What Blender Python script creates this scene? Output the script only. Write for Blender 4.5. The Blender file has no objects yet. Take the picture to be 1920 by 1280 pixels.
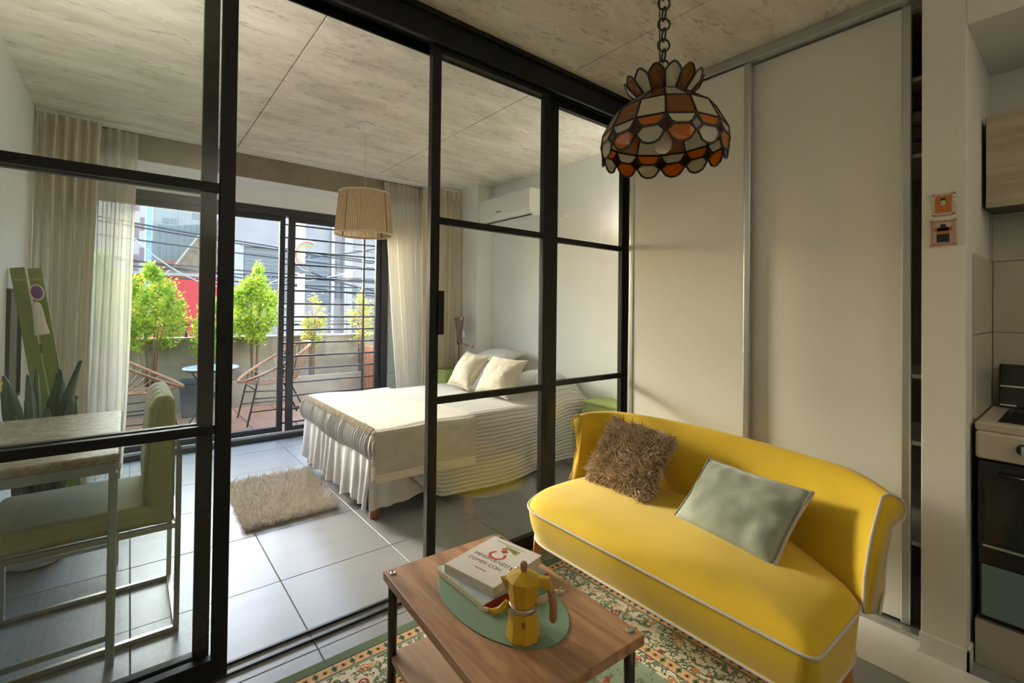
import bpy, bmesh, math, random
import numpy as np
from mathutils import Vector, Matrix, noise as mnoise

random.seed(7)
rng = np.random.default_rng(7)
SC = bpy.context.scene
COL = SC.collection

# ------------------------------------------------------------------ camera
def make_camera():
    f_px, cx, cy = 883.4, 960.0, 570.4
    yaw, pit, rol = math.radians(39.067), math.radians(0.65), math.radians(-0.662)
    s, c = math.sin(yaw), math.cos(yaw)
    fwd = Vector((s*math.cos(pit), c*math.cos(pit), math.sin(pit)))
    rt = Vector((c, -s, 0))
    dn = -rt.cross(fwd)
    r2 = math.cos(rol)*rt + math.sin(rol)*dn
    d2 = -math.sin(rol)*rt + math.cos(rol)*dn
    cd = bpy.data.cameras.new('camera')
    cam = bpy.data.objects.new('camera', cd)
    COL.objects.link(cam)
    m = Matrix((( r2.x, -d2.x, -fwd.x, 0.0), (r2.y, -d2.y, -fwd.y, 0.0), (r2.z, -d2.z, -fwd.z, 1.39), (0, 0, 0, 1)))
    cam.matrix_world = m
    cd.sensor_fit = 'HORIZONTAL'
    cd.sensor_width = 36.0
    cd.lens = f_px/1920*36
    cd.shift_x = (960-cx)/1920
    cd.shift_y = (cy-640)/1920
    cd.clip_start = 0.02
    cd.clip_end = 300
    SC.camera = cam
make_camera()

# ------------------------------------------------------------------ light, sky, exposure
SUN_EL, SUN_AZ = 20.0, 18.0          # low sun over the street, shining through the balcony door into both rooms
def make_light():
    w = bpy.data.worlds.new('sky'); SC.world = w; w.use_nodes = True
    nt = w.node_tree; nt.nodes.clear()
    out = nt.nodes.new('ShaderNodeOutputWorld'); bg = nt.nodes.new('ShaderNodeBackground')
    sky = nt.nodes.new('ShaderNodeTexSky'); sky.sky_type = 'NISHITA'; sky.sun_disc = False
    sky.sun_elevation = math.radians(SUN_EL); sky.sun_rotation = math.radians(-SUN_AZ)
    sky.air_density = 1.0; sky.dust_density = 1.2; sky.ozone_density = 0.6
    bg.inputs['Strength'].default_value = 0.75
    nt.links.new(sky.outputs[0], bg.inputs[0]); nt.links.new(bg.outputs[0], out.inputs[0])
    l = bpy.data.lights.new('sun', 'SUN'); l.energy = 1.3; l.angle = math.radians(12.0); l.color = (1, .92, .80)
    o = bpy.data.objects.new('sun', l); COL.objects.link(o)
    el, az = math.radians(SUN_EL), math.radians(SUN_AZ)
    d = Vector((math.sin(az)*math.cos(el), -math.cos(az)*math.cos(el), -math.sin(el)))
    o.rotation_euler = d.to_track_quat('-Z', 'Y').to_euler(); o.location = (-5, 40, 20)
    # sampling portal in the balcony opening (guides sky light, gives off none)
    p = bpy.data.lights.new('window_portal', 'AREA'); p.shape = 'RECTANGLE'; p.size = 3.1; p.size_y = 2.4
    p.cycles.is_portal = True
    po = bpy.data.objects.new('window_portal', p); COL.objects.link(po)
    po.location = (1.2, 5.62, 1.22); po.rotation_euler = (math.radians(-90), 0, 0)
make_light()
vs = SC.view_settings
vs.view_transform = 'Standard'; vs.look = 'None'; vs.gamma = 1.0; vs.use_curve_mapping = False
vs.exposure = 1.95
cy_ = SC.cycles
cy_.use_denoising = True; cy_.denoising_input_passes = 'RGB_ALBEDO_NORMAL'
cy_.max_bounces = 14; cy_.diffuse_bounces = 8; cy_.glossy_bounces = 4; cy_.transmission_bounces = 6
cy_.transparent_max_bounces = 24; cy_.sample_clamp_indirect = 6.0
cy_.caustics_reflective = False; cy_.caustics_refractive = False; cy_.use_adaptive_sampling = False

# ------------------------------------------------------------------ helpers
class MB:
    def __init__(s, M=None): s.v = []; s.f = []; s.M = M; s.uv = None
    def add(s, vs, fs):
        o = len(s.v)
        if s.M is not None: vs = [s.M @ Vector(p) for p in vs]
        s.v += [tuple(p) for p in vs]; s.f += [[i+o for i in f] for f in fs]; return s
    def box(s, x0, x1, y0, y1, z0, z1):
        return s.add([(x0,y0,z0),(x1,y0,z0),(x1,y1,z0),(x0,y1,z0),(x0,y0,z1),(x1,y0,z1),(x1,y1,z1),(x0,y1,z1)],
                     [(3,2,1,0),(4,5,6,7),(0,1,5,4),(1,2,6,5),(2,3,7,6),(3,0,4,7)])
    def cyl(s, p0, p1, r0, r1=None, n=12, caps=True):
        r1 = r0 if r1 is None else r1
        p0, p1 = Vector(p0), Vector(p1); d = (p1-p0).normalized()
        a = d.orthogonal().normalized(); b = d.cross(a)
        vs = []
        for p, r in ((p0, r0), (p1, r1)):
            vs += [p + r*(math.cos(2*math.pi*i/n)*a + math.sin(2*math.pi*i/n)*b) for i in range(n)]
        fs = [(i, (i+1) % n, n+(i+1) % n, n+i) for i in range(n)]
        if caps: fs += [tuple(range(n-1, -1, -1)), tuple(range(n, 2*n))]
        return s.add(vs, fs)
    def tube(s, pts, r, n=6, closed=False):
        pts = [Vector(p) for p in pts]; m = len(pts); rr = r if isinstance(r, (list, tuple)) else [r]*m
        vs = []; prev = None
        for i, p in enumerate(pts):
            q0 = pts[(i-1) % m] if (closed or i > 0) else p
            q1 = pts[(i+1) % m] if (closed or i < m-1) else p
            d = (q1-q0).normalized()
            if prev is None: a = d.orthogonal().normalized()
            else:
                a = prev - d*prev.dot(d)
                a = a.normalized() if a.length > 1e-6 else d.orthogonal().normalized()
            prev = a; b = d.cross(a)
            vs += [p + rr[i]*(math.cos(2*math.pi*k/n)*a + math.sin(2*math.pi*k/n)*b) for k in range(n)]
        fs = []
        for i in range(m if closed else m-1):
            j = (i+1) % m
            fs += [(i*n+k, i*n+(k+1) % n, j*n+(k+1) % n, j*n+k) for k in range(n)]
        if not closed: fs += [tuple(range(n-1, -1, -1)), tuple(range((m-1)*n, m*n))]
        return s.add(vs, fs)
    def lathe(s, prof, c=(0, 0, 0), n=24, capb=True, capt=True, rot=0.0):
        vs = []
        for r, z in prof:
            vs += [(c[0]+r*math.cos(2*math.pi*i/n+rot), c[1]+r*math.sin(2*math.pi*i/n+rot), c[2]+z) for i in range(n)]
        fs = []
        for j in range(len(prof)-1):
            fs += [(j*n+i, j*n+(i+1) % n, (j+1)*n+(i+1) % n, (j+1)*n+i) for i in range(n)]
        m = len(prof)
        if capb: fs.append(tuple(range(n-1, -1, -1)))
        if capt: fs.append(tuple(range((m-1)*n, m*n)))
        return s.add(vs, fs)
    def prism(s, poly, ext):
        ext = Vector(ext); n = len(poly); a = [Vector(p) for p in poly]
        return s.add(a + [p+ext for p in a], [tuple(range(n-1, -1, -1)), tuple(range(n, 2*n))] +
                     [(i, (i+1) % n, n+(i+1) % n, n+i) for i in range(n)])
    def loft(s, rings, closed=True, capb=False, capt=False):
        n = len(rings[0]); vs = [p for r in rings for p in r]; fs = []
        for j in range(len(rings)-1):
            for i in range(n if closed else n-1):
                k = (i+1) % n
                fs.append((j*n+i, j*n+k, (j+1)*n+k, (j+1)*n+i))
        if capb: fs.append(tuple(range(n-1, -1, -1)))
        if capt: fs.append(tuple(range((len(rings)-1)*n, len(rings)*n)))
        return s.add(vs, fs)
    def sphere(s, c, r, n=12, m=8, sc=(1, 1, 1)):
        vs = [(c[0], c[1], c[2]-r*sc[2])]
        for j in range(1, m):
            t = math.pi*j/m
            vs += [(c[0]+r*sc[0]*math.sin(t)*math.cos(2*math.pi*i/n), c[1]+r*sc[1]*math.sin(t)*math.sin(2*math.pi*i/n), c[2]-r*sc[2]*math.cos(t)) for i in range(n)]
        vs.append((c[0], c[1], c[2]+r*sc[2])); fs = [(0, 1+(i+1) % n, 1+i) for i in range(n)]
        for j in range(m-2):
            fs += [(1+j*n+i, 1+j*n+(i+1) % n, 1+(j+1)*n+(i+1) % n, 1+(j+1)*n+i) for i in range(n)]
        L = len(vs)-1; o = 1+(m-2)*n
        fs += [(o+i, o+(i+1) % n, L) for i in range(n)]
        return s.add(vs, fs)
    def mesh(s, name, org=Vector((0, 0, 0))):
        me = bpy.data.meshes.new(name)
        me.from_pydata([(v[0]-org[0], v[1]-org[1], v[2]-org[2]) for v in s.v], [], s.f)
        if s.uv is not None:
            ul = me.uv_layers.new(name='uv')
            for lp in me.loops: ul.data[lp.index].uv = s.uv[lp.vertex_index]
        return me
    def build(s, name, mat, parent=None, smooth=False, bevel=0, solid=0, subsurf=0, seg=2):
        org = ORG[parent.name] if parent is not None else Vector((0, 0, 0))
        me = s.mesh(name, org)
        return link(name, me, mat, parent, smooth, bevel, solid, subsurf, seg)

ORG = {}
def link(name, me, mat, parent=None, smooth=False, bevel=0, solid=0, subsurf=0, seg=2):
    if mat is not None and not me.materials: me.materials.append(mat)
    if smooth:
        me.polygons.foreach_set('use_smooth', [True]*len(me.polygons))
    o = bpy.data.objects.new(name, me); COL.objects.link(o)
    if parent is not None: o.parent = parent
    ORG[o.name] = ORG[parent.name] if parent is not None else Vector((0, 0, 0))
    if bevel:
        b = o.modifiers.new('bevel', 'BEVEL'); b.width = bevel; b.segments = seg; b.limit_method = 'ANGLE'; b.angle_limit = math.radians(40)
    if solid:
        b = o.modifiers.new('solid', 'SOLIDIFY'); b.thickness = solid; b.offset = 0
    if subsurf:
        b = o.modifiers.new('sub', 'SUBSURF'); b.levels = subsurf; b.render_levels = subsurf
    return o
def thing(name, label, cat, loc, group=None):
    o = bpy.data.objects.new(name, None); COL.objects.link(o); o.location = loc; o.empty_display_size = .05
    o['label'] = label; o['category'] = cat
    if group: o['group'] = group
    ORG[o.name] = Vector(loc); return o
def tag(o, label, cat, group=None):
    o['label'] = label; o['category'] = cat
    if group: o['group'] = group
    return o
def struct(o, label=None):
    o['kind'] = 'structure'
    if label: o['label'] = label
    return o
def sgroup(name, loc, label=None):
    o = bpy.data.objects.new(name, None); COL.objects.link(o); o.location = loc; o.empty_display_size = .05
    ORG[o.name] = Vector(loc); o['kind'] = 'structure'
    if label: o['label'] = label
    return o
def rebase(o, loc):
    """give a one-mesh thing an origin at its base"""
    loc = Vector(loc); me = o.data
    me.transform(Matrix.Translation(-loc)); o.location = loc; ORG[o.name] = loc; return o
def copy_part(src, parent, dloc):
    c = src.copy(); COL.objects.link(c); c.parent = parent; c.location = src.location + Vector(dloc); ORG[c.name] = ORG[parent.name]; return c

# ------------------------------------------------------------------ materials
MATS = {}
def nodes_of(m):
    nt = m.node_tree; return nt, nt.nodes, nt.links, nt.nodes['Principled BSDF']
def mat(name, col, rough=.5, metal=0.0, spec=.5, var=0.0, vscale=4.0, vstretch=(1, 1, 1), col2=None, bump=0.0, bscale=60.0, bstretch=(1, 1, 1),
        sheen=0.0, coords='Object', trans=0.0, detail=5.0, coat=0.0, alpha=1.0):
    if name in MATS: return MATS[name]
    m = bpy.data.materials.new(name); m.use_nodes = True; MATS[name] = m
    nt, N, L, P = nodes_of(m)
    P.inputs['Base Color'].default_value = (*col, 1); P.inputs['Roughness'].default_value = rough
    P.inputs['Metallic'].default_value = metal; P.inputs['Specular IOR Level'].default_value = spec
    if sheen: P.inputs['Sheen Weight'].default_value = sheen; P.inputs['Sheen Roughness'].default_value = .4
    if coat: P.inputs['Coat Weight'].default_value = coat; P.inputs['Coat Roughness'].default_value = .1
    tc = N.new('ShaderNodeTexCoord')
    if var or col2:
        mp = N.new('ShaderNodeMapping'); mp.inputs['Scale'].default_value = vstretch
        L.new(tc.outputs[coords], mp.inputs[0])
        nz = N.new('ShaderNodeTexNoise'); nz.inputs['Scale'].default_value = vscale; nz.inputs['Detail'].default_value = detail
        L.new(mp.outputs[0], nz.inputs[0])
        rp = N.new('ShaderNodeValToRGB')
        c2 = col2 if col2 else tuple(c*(1-var) for c in col)
        rp.color_ramp.elements[0].position = .35; rp.color_ramp.elements[1].position = .65
        rp.color_ramp.elements[0].color = (*c2, 1); rp.color_ramp.elements[1].color = (*col, 1)
        L.new(nz.outputs['Fac'], rp.inputs[0]); L.new(rp.outputs[0], P.inputs['Base Color'])
    if bump:
        mp = N.new('ShaderNodeMapping'); mp.inputs['Scale'].default_value = bstretch
        L.new(tc.outputs[coords], mp.inputs[0])
        nz = N.new('ShaderNodeTexNoise'); nz.inputs['Scale'].default_value = bscale; nz.inputs['Detail'].default_value = 4
        L.new(mp.outputs[0], nz.inputs[0])
        bp = N.new('ShaderNodeBump'); bp.inputs['Strength'].default_value = bump; bp.inputs['Distance'].default_value = .01
        L.new(nz.outputs['Fac'], bp.inputs['Height']); L.new(bp.outputs[0], P.inputs['Normal'])
    if trans:
        out = N['Material Output']; tr = N.new('ShaderNodeBsdfTranslucent'); mx = N.new('ShaderNodeMixShader')
        tr.inputs[0].default_value = (*col, 1); mx.inputs[0].default_value = trans
        L.new(P.outputs[0], mx.inputs[1]); L.new(tr.outputs[0], mx.inputs[2]); L.new(mx.outputs[0], out.inputs[0])
    if alpha < 1:
        out = N['Material Output']; src = out.inputs[0].links[0].from_socket
        tp = N.new('ShaderNodeBsdfTransparent'); mx = N.new('ShaderNodeMixShader'); mx.inputs[0].default_value = alpha
        L.new(tp.outputs[0], mx.inputs[1]); L.new(src, mx.inputs[2]); L.new(mx.outputs[0], out.inputs[0])
    return m
def glass(name, tint=(1, 1, 1), f0=.04, body=0.0, bodycol=(1, 1, 1), rough=0.0):
    """thin clear glazing: straight-through transmission plus Fresnel mirror reflection"""
    if name in MATS: return MATS[name]
    m = bpy.data.materials.new(name); m.use_nodes = True; MATS[name] = m
    nt = m.node_tree; N, L = nt.nodes, nt.links; N.clear()
    out = N.new('ShaderNodeOutputMaterial'); tp = N.new('ShaderNodeBsdfTransparent'); tp.inputs[0].default_value = (*tint, 1)
    gl = N.new('ShaderNodeBsdfGlossy'); gl.inputs['Roughness'].default_value = rough
    lw = N.new('ShaderNodeLayerWeight'); lw.inputs[0].default_value = .5
    pw = N.new('ShaderNodeMath'); pw.operation = 'POWER'; pw.inputs[1].default_value = 5
    ma = N.new('ShaderNodeMath'); ma.operation = 'MULTIPLY_ADD'; ma.inputs[1].default_value = 1-f0; ma.inputs[2].default_value = f0
    mx = N.new('ShaderNodeMixShader')
    L.new(lw.outputs['Facing'], pw.inputs[0]); L.new(pw.outputs[0], ma.inputs[0]); L.new(ma.outputs[0], mx.inputs[0])
    base = tp.outputs[0]
    if body:
        df = N.new('ShaderNodeBsdfTranslucent'); df.inputs[0].default_value = (*bodycol, 1)
        d2 = N.new('ShaderNodeBsdfDiffuse'); d2.inputs[0].default_value = (*bodycol, 1)
        ad = N.new('ShaderNodeMixShader'); ad.inputs[0].default_value = .5
        L.new(df.outputs[0], ad.inputs[1]); L.new(d2.outputs[0], ad.inputs[2])
        m2 = N.new('ShaderNodeMixShader'); m2.inputs[0].default_value = body
        L.new(tp.outputs[0], m2.inputs[1]); L.new(ad.outputs[0], m2.inputs[2]); base = m2.outputs[0]
    L.new(base, mx.inputs[1]); L.new(gl.outputs[0], mx.inputs[2]); L.new(mx.outputs[0], out.inputs[0])
    return m

def concrete(name, c1, c2, dark, stretch=(1, 3, 1), scale=1.6, spots=.55, rough=.85, lo=.53):
    if name in MATS: return MATS[name]
    m = bpy.data.materials.new(name); m.use_nodes = True; MATS[name] = m
    nt, N, L, P = nodes_of(m); P.inputs['Roughness'].default_value = rough; P.inputs['Specular IOR Level'].default_value = .25
    tc = N.new('ShaderNodeTexCoord'); mp = N.new('ShaderNodeMapping'); mp.inputs['Scale'].default_value = stretch
    L.new(tc.outputs['Object'], mp.inputs[0])
    a = N.new('ShaderNodeTexNoise'); a.inputs['Scale'].default_value = scale; a.inputs['Detail'].default_value = 8; a.inputs['Roughness'].default_value = .62
    b = N.new('ShaderNodeTexNoise'); b.inputs['Scale'].default_value = scale*9; b.inputs['Detail'].default_value = 6; b.inputs['Roughness'].default_value = .7
    c = N.new('ShaderNodeTexNoise'); c.inputs['Scale'].default_value = scale*2.3; c.inputs['Detail'].default_value = 5
    for n in (a, b, c): L.new(mp.outputs[0], n.inputs[0])
    r = N.new('ShaderNodeValToRGB'); r.color_ramp.elements[0].position = .3; r.color_ramp.elements[1].position = .62
    r.color_ramp.elements[0].color = (*c2, 1); r.color_ramp.elements[1].color = (*c1, 1)
    L.new(a.outputs['Fac'], r.inputs[0])
    r2 = N.new('ShaderNodeValToRGB'); r2.color_ramp.elements[0].position = lo; r2.color_ramp.elements[1].position = lo+.13
    r2.color_ramp.elements[0].color = (0, 0, 0, 1); r2.color_ramp.elements[1].color = (1, 1, 1, 1)
    L.new(b.outputs['Fac'], r2.inputs[0])
    r3 = N.new('ShaderNodeValToRGB'); r3.color_ramp.elements[0].position = lo-.05; r3.color_ramp.elements[1].position = lo+.12
    L.new(c.outputs['Fac'], r3.inputs[0])
    mu = N.new('ShaderNodeMath'); mu.operation = 'MULTIPLY'; L.new(r2.outputs[0], mu.inputs[0]); L.new(r3.outputs[0], mu.inputs[1])
    m2 = N.new('ShaderNodeMath'); m2.operation = 'MULTIPLY'; m2.inputs[1].default_value = spots; L.new(mu.outputs[0], m2.inputs[0])
    mx = N.new('ShaderNodeMix'); mx.data_type = 'RGBA'; mx.inputs[7].default_value = (*dark, 1)
    L.new(m2.outputs[0], mx.inputs[0]); L.new(r.outputs[0], mx.inputs[6]); L.new(mx.outputs[2], P.inputs['Base Color'])
    bp = N.new('ShaderNodeBump'); bp.inputs['Strength'].default_value = .25; bp.inputs['Distance'].default_value = .01
    L.new(b.outputs['Fac'], bp.inputs['Height']); L.new(bp.outputs[0], P.inputs['Normal'])
    return m
def wood(name, c1, c2, dark, axis=(14, 1.2, 14), rough=.5, scale=2.0, coat=0):
    if name in MATS: return MATS[name]
    m = bpy.data.materials.new(name); m.use_nodes = True; MATS[name] = m
    nt, N, L, P = nodes_of(m); P.inputs['Roughness'].default_value = rough
    if coat: P.inputs['Coat Weight'].default_value = coat
    tc = N.new('ShaderNodeTexCoord'); mp = N.new('ShaderNodeMapping'); mp.inputs['Scale'].default_value = axis
    L.new(tc.outputs['Object'], mp.inputs[0])
    a = N.new('ShaderNodeTexNoise'); a.inputs['Scale'].default_value = scale; a.inputs['Detail'].default_value = 6; a.inputs['Distortion'].default_value = .6
    b = N.new('ShaderNodeTexNoise'); b.inputs['Scale'].default_value = scale*.45; b.inputs['Detail'].default_value = 5; b.inputs['Roughness'].default_value = .65
    L.new(mp.outputs[0], a.inputs[0]); L.new(mp.outputs[0], b.inputs[0])
    r = N.new('ShaderNodeValToRGB'); r.color_ramp.elements[0].position = .38; r.color_ramp.elements[1].position = .6
    r.color_ramp.elements[0].color = (*c2, 1); r.color_ramp.elements[1].color = (*c1, 1); L.new(a.outputs['Fac'], r.inputs[0])
    r2 = N.new('ShaderNodeValToRGB'); r2.color_ramp.elements[0].position = .5; r2.color_ramp.elements[1].position = .72
    r2.color_ramp.elements[1].color = (.75, .75, .75, 1); L.new(b.outputs['Fac'], r2.inputs[0])
    mx = N.new('ShaderNodeMix'); mx.data_type = 'RGBA'; mx.inputs[7].default_value = (*dark, 1)
    L.new(r2.outputs[0], mx.inputs[0]); L.new(r.outputs[0], mx.inputs[6]); L.new(mx.outputs[2], P.inputs['Base Color'])
    bp = N.new('ShaderNodeBump'); bp.inputs['Strength'].default_value = .12; bp.inputs['Distance'].default_value = .004
    L.new(a.outputs['Fac'], bp.inputs['Height']); L.new(bp.outputs[0], P.inputs['Normal'])
    return m

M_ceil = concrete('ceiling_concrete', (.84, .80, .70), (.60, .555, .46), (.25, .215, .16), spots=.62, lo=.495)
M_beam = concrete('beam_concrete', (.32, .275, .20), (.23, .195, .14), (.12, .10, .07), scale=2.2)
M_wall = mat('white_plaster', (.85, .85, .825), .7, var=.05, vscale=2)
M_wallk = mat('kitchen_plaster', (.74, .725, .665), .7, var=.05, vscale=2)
M_tile = mat('floor_tile', (.32, .325, .33), .32, var=.09, vscale=2.2, vstretch=(1, 3, 1), bump=.04, bscale=25, spec=.5)
M_grout = mat('grout', (.17, .15, .13), .9)
M_slab = mat('threshold_stone', (.74, .74, .70), .35, var=.05, vscale=5)
M_black = mat('black_steel', (.009, .0085, .008), .45, spec=.3)
M_frame = mat('dark_aluminium', (.035, .037, .04), .4, spec=.5)
M_rail = mat('white_metal', (.75, .75, .71), .35)
M_glass = glass('partition_glass', (.97, .985, .97))
M_wglass = glass('balcony_glass', (.95, .97, .97))
CEIL = 2.83

# ------------------------------------------------------------------ floor: every tile its own piece
def build_floor():
    fl = sgroup('floor', (0, 0, 0), 'pale grey square ceramic floor tiles with dark grout')
    MB().box(-.75, 3.42, -2.4, 5.5, -.12, -.004).build('grout_bed', M_grout, fl)
    xs = [-.7, -.57+0, .024, .6185, 1.213, 1.8075, 2.402, 2.9965, 3.4]
    ys = [-2.3, -1.67, -1.058, -.446, .166, .778, 1.384, 1.99, 2.60, 3.21, 3.826, 4.438, 5.05, 5.43]
    g = .0022
    for i in range(1, len(xs)-1):
        for j in range(len(ys)-1):
            MB().box(xs[i]+g, xs[i+1]-g, ys[j]+g, ys[j+1]-g, -.009, random.uniform(-.0004, .0004)).build('tile', M_tile, fl, bevel=.0012, seg=1)
    t = MB().prism([(2.31, -2.3, -.004), (2.547, -2.3, -.004), (2.547, .455, -.004), (2.66, .455, -.004), (2.66, 2.0, -.004), (2.31, 2.0, -.004)], (0, 0, .008)).build('trim_1', M_slab, bevel=.002)
    struct(t, 'white stone strip along the foot of the wardrobe')
build_floor()

def build_ceiling():
    c = sgroup('ceiling', (1.3, 1.5, CEIL), 'raw board-marked concrete ceiling with formwork joints')
    MB().box(-.75, 3.5, -2.4, 5.55, CEIL+.012, CEIL+.25).build('slab', M_beam, c)
    xs = [-.75, .735, 2.06, 3.5]; ys = [-2.4, .35, 2.95, 5.55]
    for i in range(3):
        for j in range(3):
            MB().box(xs[i]+.003, xs[i+1]-.003, ys[j]+.0015, ys[j+1]-.0015, CEIL, CEIL+.014).build('formwork_panel', M_ceil, c, bevel=.002, seg=1)
build_ceiling()

def build_walls():
    struct(MB().box(-.72, -.56, -2.4, 5.5, 0, CEIL).build('wall_left', M_wall))
    struct(MB().box(3.32, 3.48, 2.16, 5.5, 0, CEIL).build('wall_right', M_wall))
    struct(MB().box(3.11, 3.32, 4.48, 5.38, 0, CEIL).build('wall_pilaster', M_wall), 'white square pilaster in the bedroom corner behind the curtain')
    b = sgroup('wall_back', (1.3, 5.45, 0), 'white wall around the balcony door')
    MB().box(-.72, -.36, 5.38, 5.55, 0, CEIL).build('wall_piece', M_wall, b)
    MB().box(2.80, 3.48, 5.38, 5.55, 0, CEIL).build('wall_piece', M_wall, b)
    MB().box(-.36, 2.80, 5.38, 5.55, 2.435, CEIL).build('lintel', M_wall, b)
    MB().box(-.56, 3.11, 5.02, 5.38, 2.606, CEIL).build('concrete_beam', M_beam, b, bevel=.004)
    MB().box(-.56, 3.11, 5.022, 5.38, 2.600, 2.606).build('soffit_plaster', M_wall, b)
    struct(MB().box(2.79, 3.48, 2.03, 2.16, 0, CEIL).build('wall_divider', M_wall), 'short white wall closing the gap beside the wardrobe')
    struct(MB().box(-.72, 3.6, -2.5, -2.36, 0, CEIL).build('wall_front', M_wall))
    # stub wall between wardrobe and kitchen, with skirting
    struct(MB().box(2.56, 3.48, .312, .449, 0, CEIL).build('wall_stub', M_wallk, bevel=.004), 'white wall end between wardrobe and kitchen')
    bb = sgroup('baseboard_stub', (2.56, .38, 0), 'white ceramic skirting round the wall end')
    MB().box(2.548, 2.56, .300, .452, 0, .085).build('skirting_tile', M_slab, bb, bevel=.002)
    MB().box(2.548, 2.63, .300, .312, 0, .085).build('skirting_tile', M_slab, bb, bevel=.002)
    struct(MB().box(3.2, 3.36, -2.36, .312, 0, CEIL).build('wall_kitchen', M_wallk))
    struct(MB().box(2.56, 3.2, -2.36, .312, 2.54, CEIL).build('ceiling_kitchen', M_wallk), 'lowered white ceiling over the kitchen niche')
build_walls()

# ------------------------------------------------------------------ glass partition
def partition_panel(name, label, x0, x1, y0, handle=None, sw=.050):
    d = .036; y1 = y0+d; z0, z1 = .018, 2.715
    t = sgroup(name, ((x0+x1)/2, y0, 0), label)
    for a in (x0, x1-sw): MB().box(a, a+sw, y0, y1, z0, z1).build('stile', M_black, t, bevel=.002)
    MB().box(x0+sw, x1-sw, y0, y1, z0, .095).build('bottom_rail', M_black, t, bevel=.002)
    MB().box(x0+sw, x1-sw, y0, y1, 2.66, z1).build('top_rail', M_black, t, bevel=.002)
    bars = [.935, 1.829]
    for z in bars: MB().box(x0+sw, x1-sw, y0+.004, y1-.004, z-.017, z+.017).build('glazing_bar', M_black, t, bevel=.0015)
    lv = [.095] + bars + [2.66]
    for k in range(3):
        MB().box(x0+sw-.004, x1-sw+.004, y0+.016, y0+.021, lv[k]+(.014 if k else -.004), lv[k+1]-(.014 if k < 2 else -.004)).build('pane', M_glass, t)
    if handle is not None:
        h = MB().box(handle, handle+.034, y0-.012, y0+.008, 1.262, 1.48).build('pull_handle', M_black, t, bevel=.004)
    return t
def build_partition():
    b = sgroup('trim_2', (1.1, 2.08, 2.69), 'black steel overhead track beam across the glass partition')
    MB().box(-.56, 2.79, 2.005, 2.03, 2.69, CEIL).build('fascia', M_black, b, bevel=.003)
    MB().box(-.56, 2.79, 1.985, 2.005, 2.805, CEIL).build('top_angle', M_black, b, bevel=.002)
    MB().box(-.56, 2.79, 2.03, 2.15, 2.74, CEIL).build('track_box', M_black, b)
    MB().box(-.56, 2.79, 2.14, 2.15, 2.69, 2.74).build('rear_fascia', M_black, b, bevel=.002)
    fl = sgroup('trim_3', (1.1, 2.1, 0), 'thin dark floor guide under the glass doors')
    for y in (2.053, 2.113): MB().box(-.56, 2.79, y-.006, y+.006, -.002, .012).build('guide_strip', M_frame, fl)
    partition_panel('door_1', 'fixed black-framed glass panel against the left wall', -.556, .252, 2.095)
    partition_panel('door_2', 'black-framed sliding glass door stacked over the fixed panel by the left wall', -.49, .304, 2.035, handle=.250)
    partition_panel('door_3', 'black-framed sliding glass door with pull plate standing beside the bed', 1.136, 1.935, 2.035, handle=1.178)
    partition_panel('door_4', 'fixed black-framed glass panel meeting the wardrobe', 1.985, 2.775, 2.095, sw=.075)
build_partition()

# ------------------------------------------------------------------ balcony door
def balcony_leaf(name, label, x0, x1, y0, sl, sr):
    t = sgroup(name, ((x0+x1)/2, y0, 0), label)
    y1 = y0+.04
    MB().box(x0, x0+sl, y0, y1, .055, 2.37).build('stile', M_frame, t, bevel=.003)
    MB().box(x1-sr, x1, y0, y1, .055, 2.37).build('stile', M_frame, t, bevel=.003)
    MB().box(x0+sl, x1-sr, y0, y1, .055, .11).build('bottom_rail', M_frame, t, bevel=.003)
    MB().box(x0+sl, x1-sr, y0, y1, 2.31, 2.37).build('top_rail', M_frame, t, bevel=.003)
    MB().box(x0+sl-.004, x1-sr+.004, y0+.017, y0+.023, .106, 2.314).build('pane', M_wglass, t)
def build_balcony_door():
    t = sgroup('window_1', (1.0, 5.45, 0), 'dark aluminium outer frame of the sliding balcony door')
    MB().box(-.36, 2.44, 5.40, 5.54, 2.36, 2.435).build('head', M_frame, t, bevel=.004)
    MB().box(-.36, 2.44, 5.39, 5.54, 0, .05).build('sill', M_frame, t, bevel=.004)
    MB().box(-.36, -.30, 5.40, 5.54, .05, 2.36).build('jamb', M_frame, t, bevel=.004)
    MB().box(2.36, 2.44, 5.40, 5.54, .05, 2.36).build('jamb', M_frame, t, bevel=.004)
    MB().box(-.36, 2.44, 5.42, 5.435, .05, .068).build('track', M_rail, t)
    balcony_leaf('window_2', 'left sliding leaf of the balcony door', -.31, 1.295, 5.49, .06, .055)
    balcony_leaf('window_3', 'right sliding leaf of the balcony door in front of the bars', 1.315, 2.37, 5.44, .07, .07)
    # glass block strip beside the door
    g = sgroup('window_4', (2.62, 5.46, 0), 'strip of glass blocks beside the balcony door')
    MB().box(2.44, 2.80, 5.44, 5.50, 0, 2.435).build('mortar', M_wall, g)
    gb = mat('glass_block', (.82, .88, .88), .12, trans=.6)
    src = None
    for i in range(2):
        for k in range(13):
            x = 2.455+i*.17; z = .06+k*.18
            MB().box(x, x+.155, 5.41, 5.53, z, z+.165).build('glass_block', gb, g, bevel=.012)
    # security bars
    r = thing('security_grille', 'dark horizontal security bars outside the right balcony leaf', 'grille', (1.85, 5.62, 0))
    for x in (1.27, 2.205): MB().box(x, x+.022, 5.605, 5.625, 0, 2.43).build('post', M_frame, r)
    MB().box(2.37, 2.42, 5.595, 5.645, 0, 2.43).build('post', M_frame, r)
    for k in range(16):
        z = .115+k*.146
        MB().cyl((1.27, 5.615, z), (2.40, 5.615, z), .0105, n=8).build('bar', M_frame, r, smooth=True)
build_balcony_door()

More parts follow.
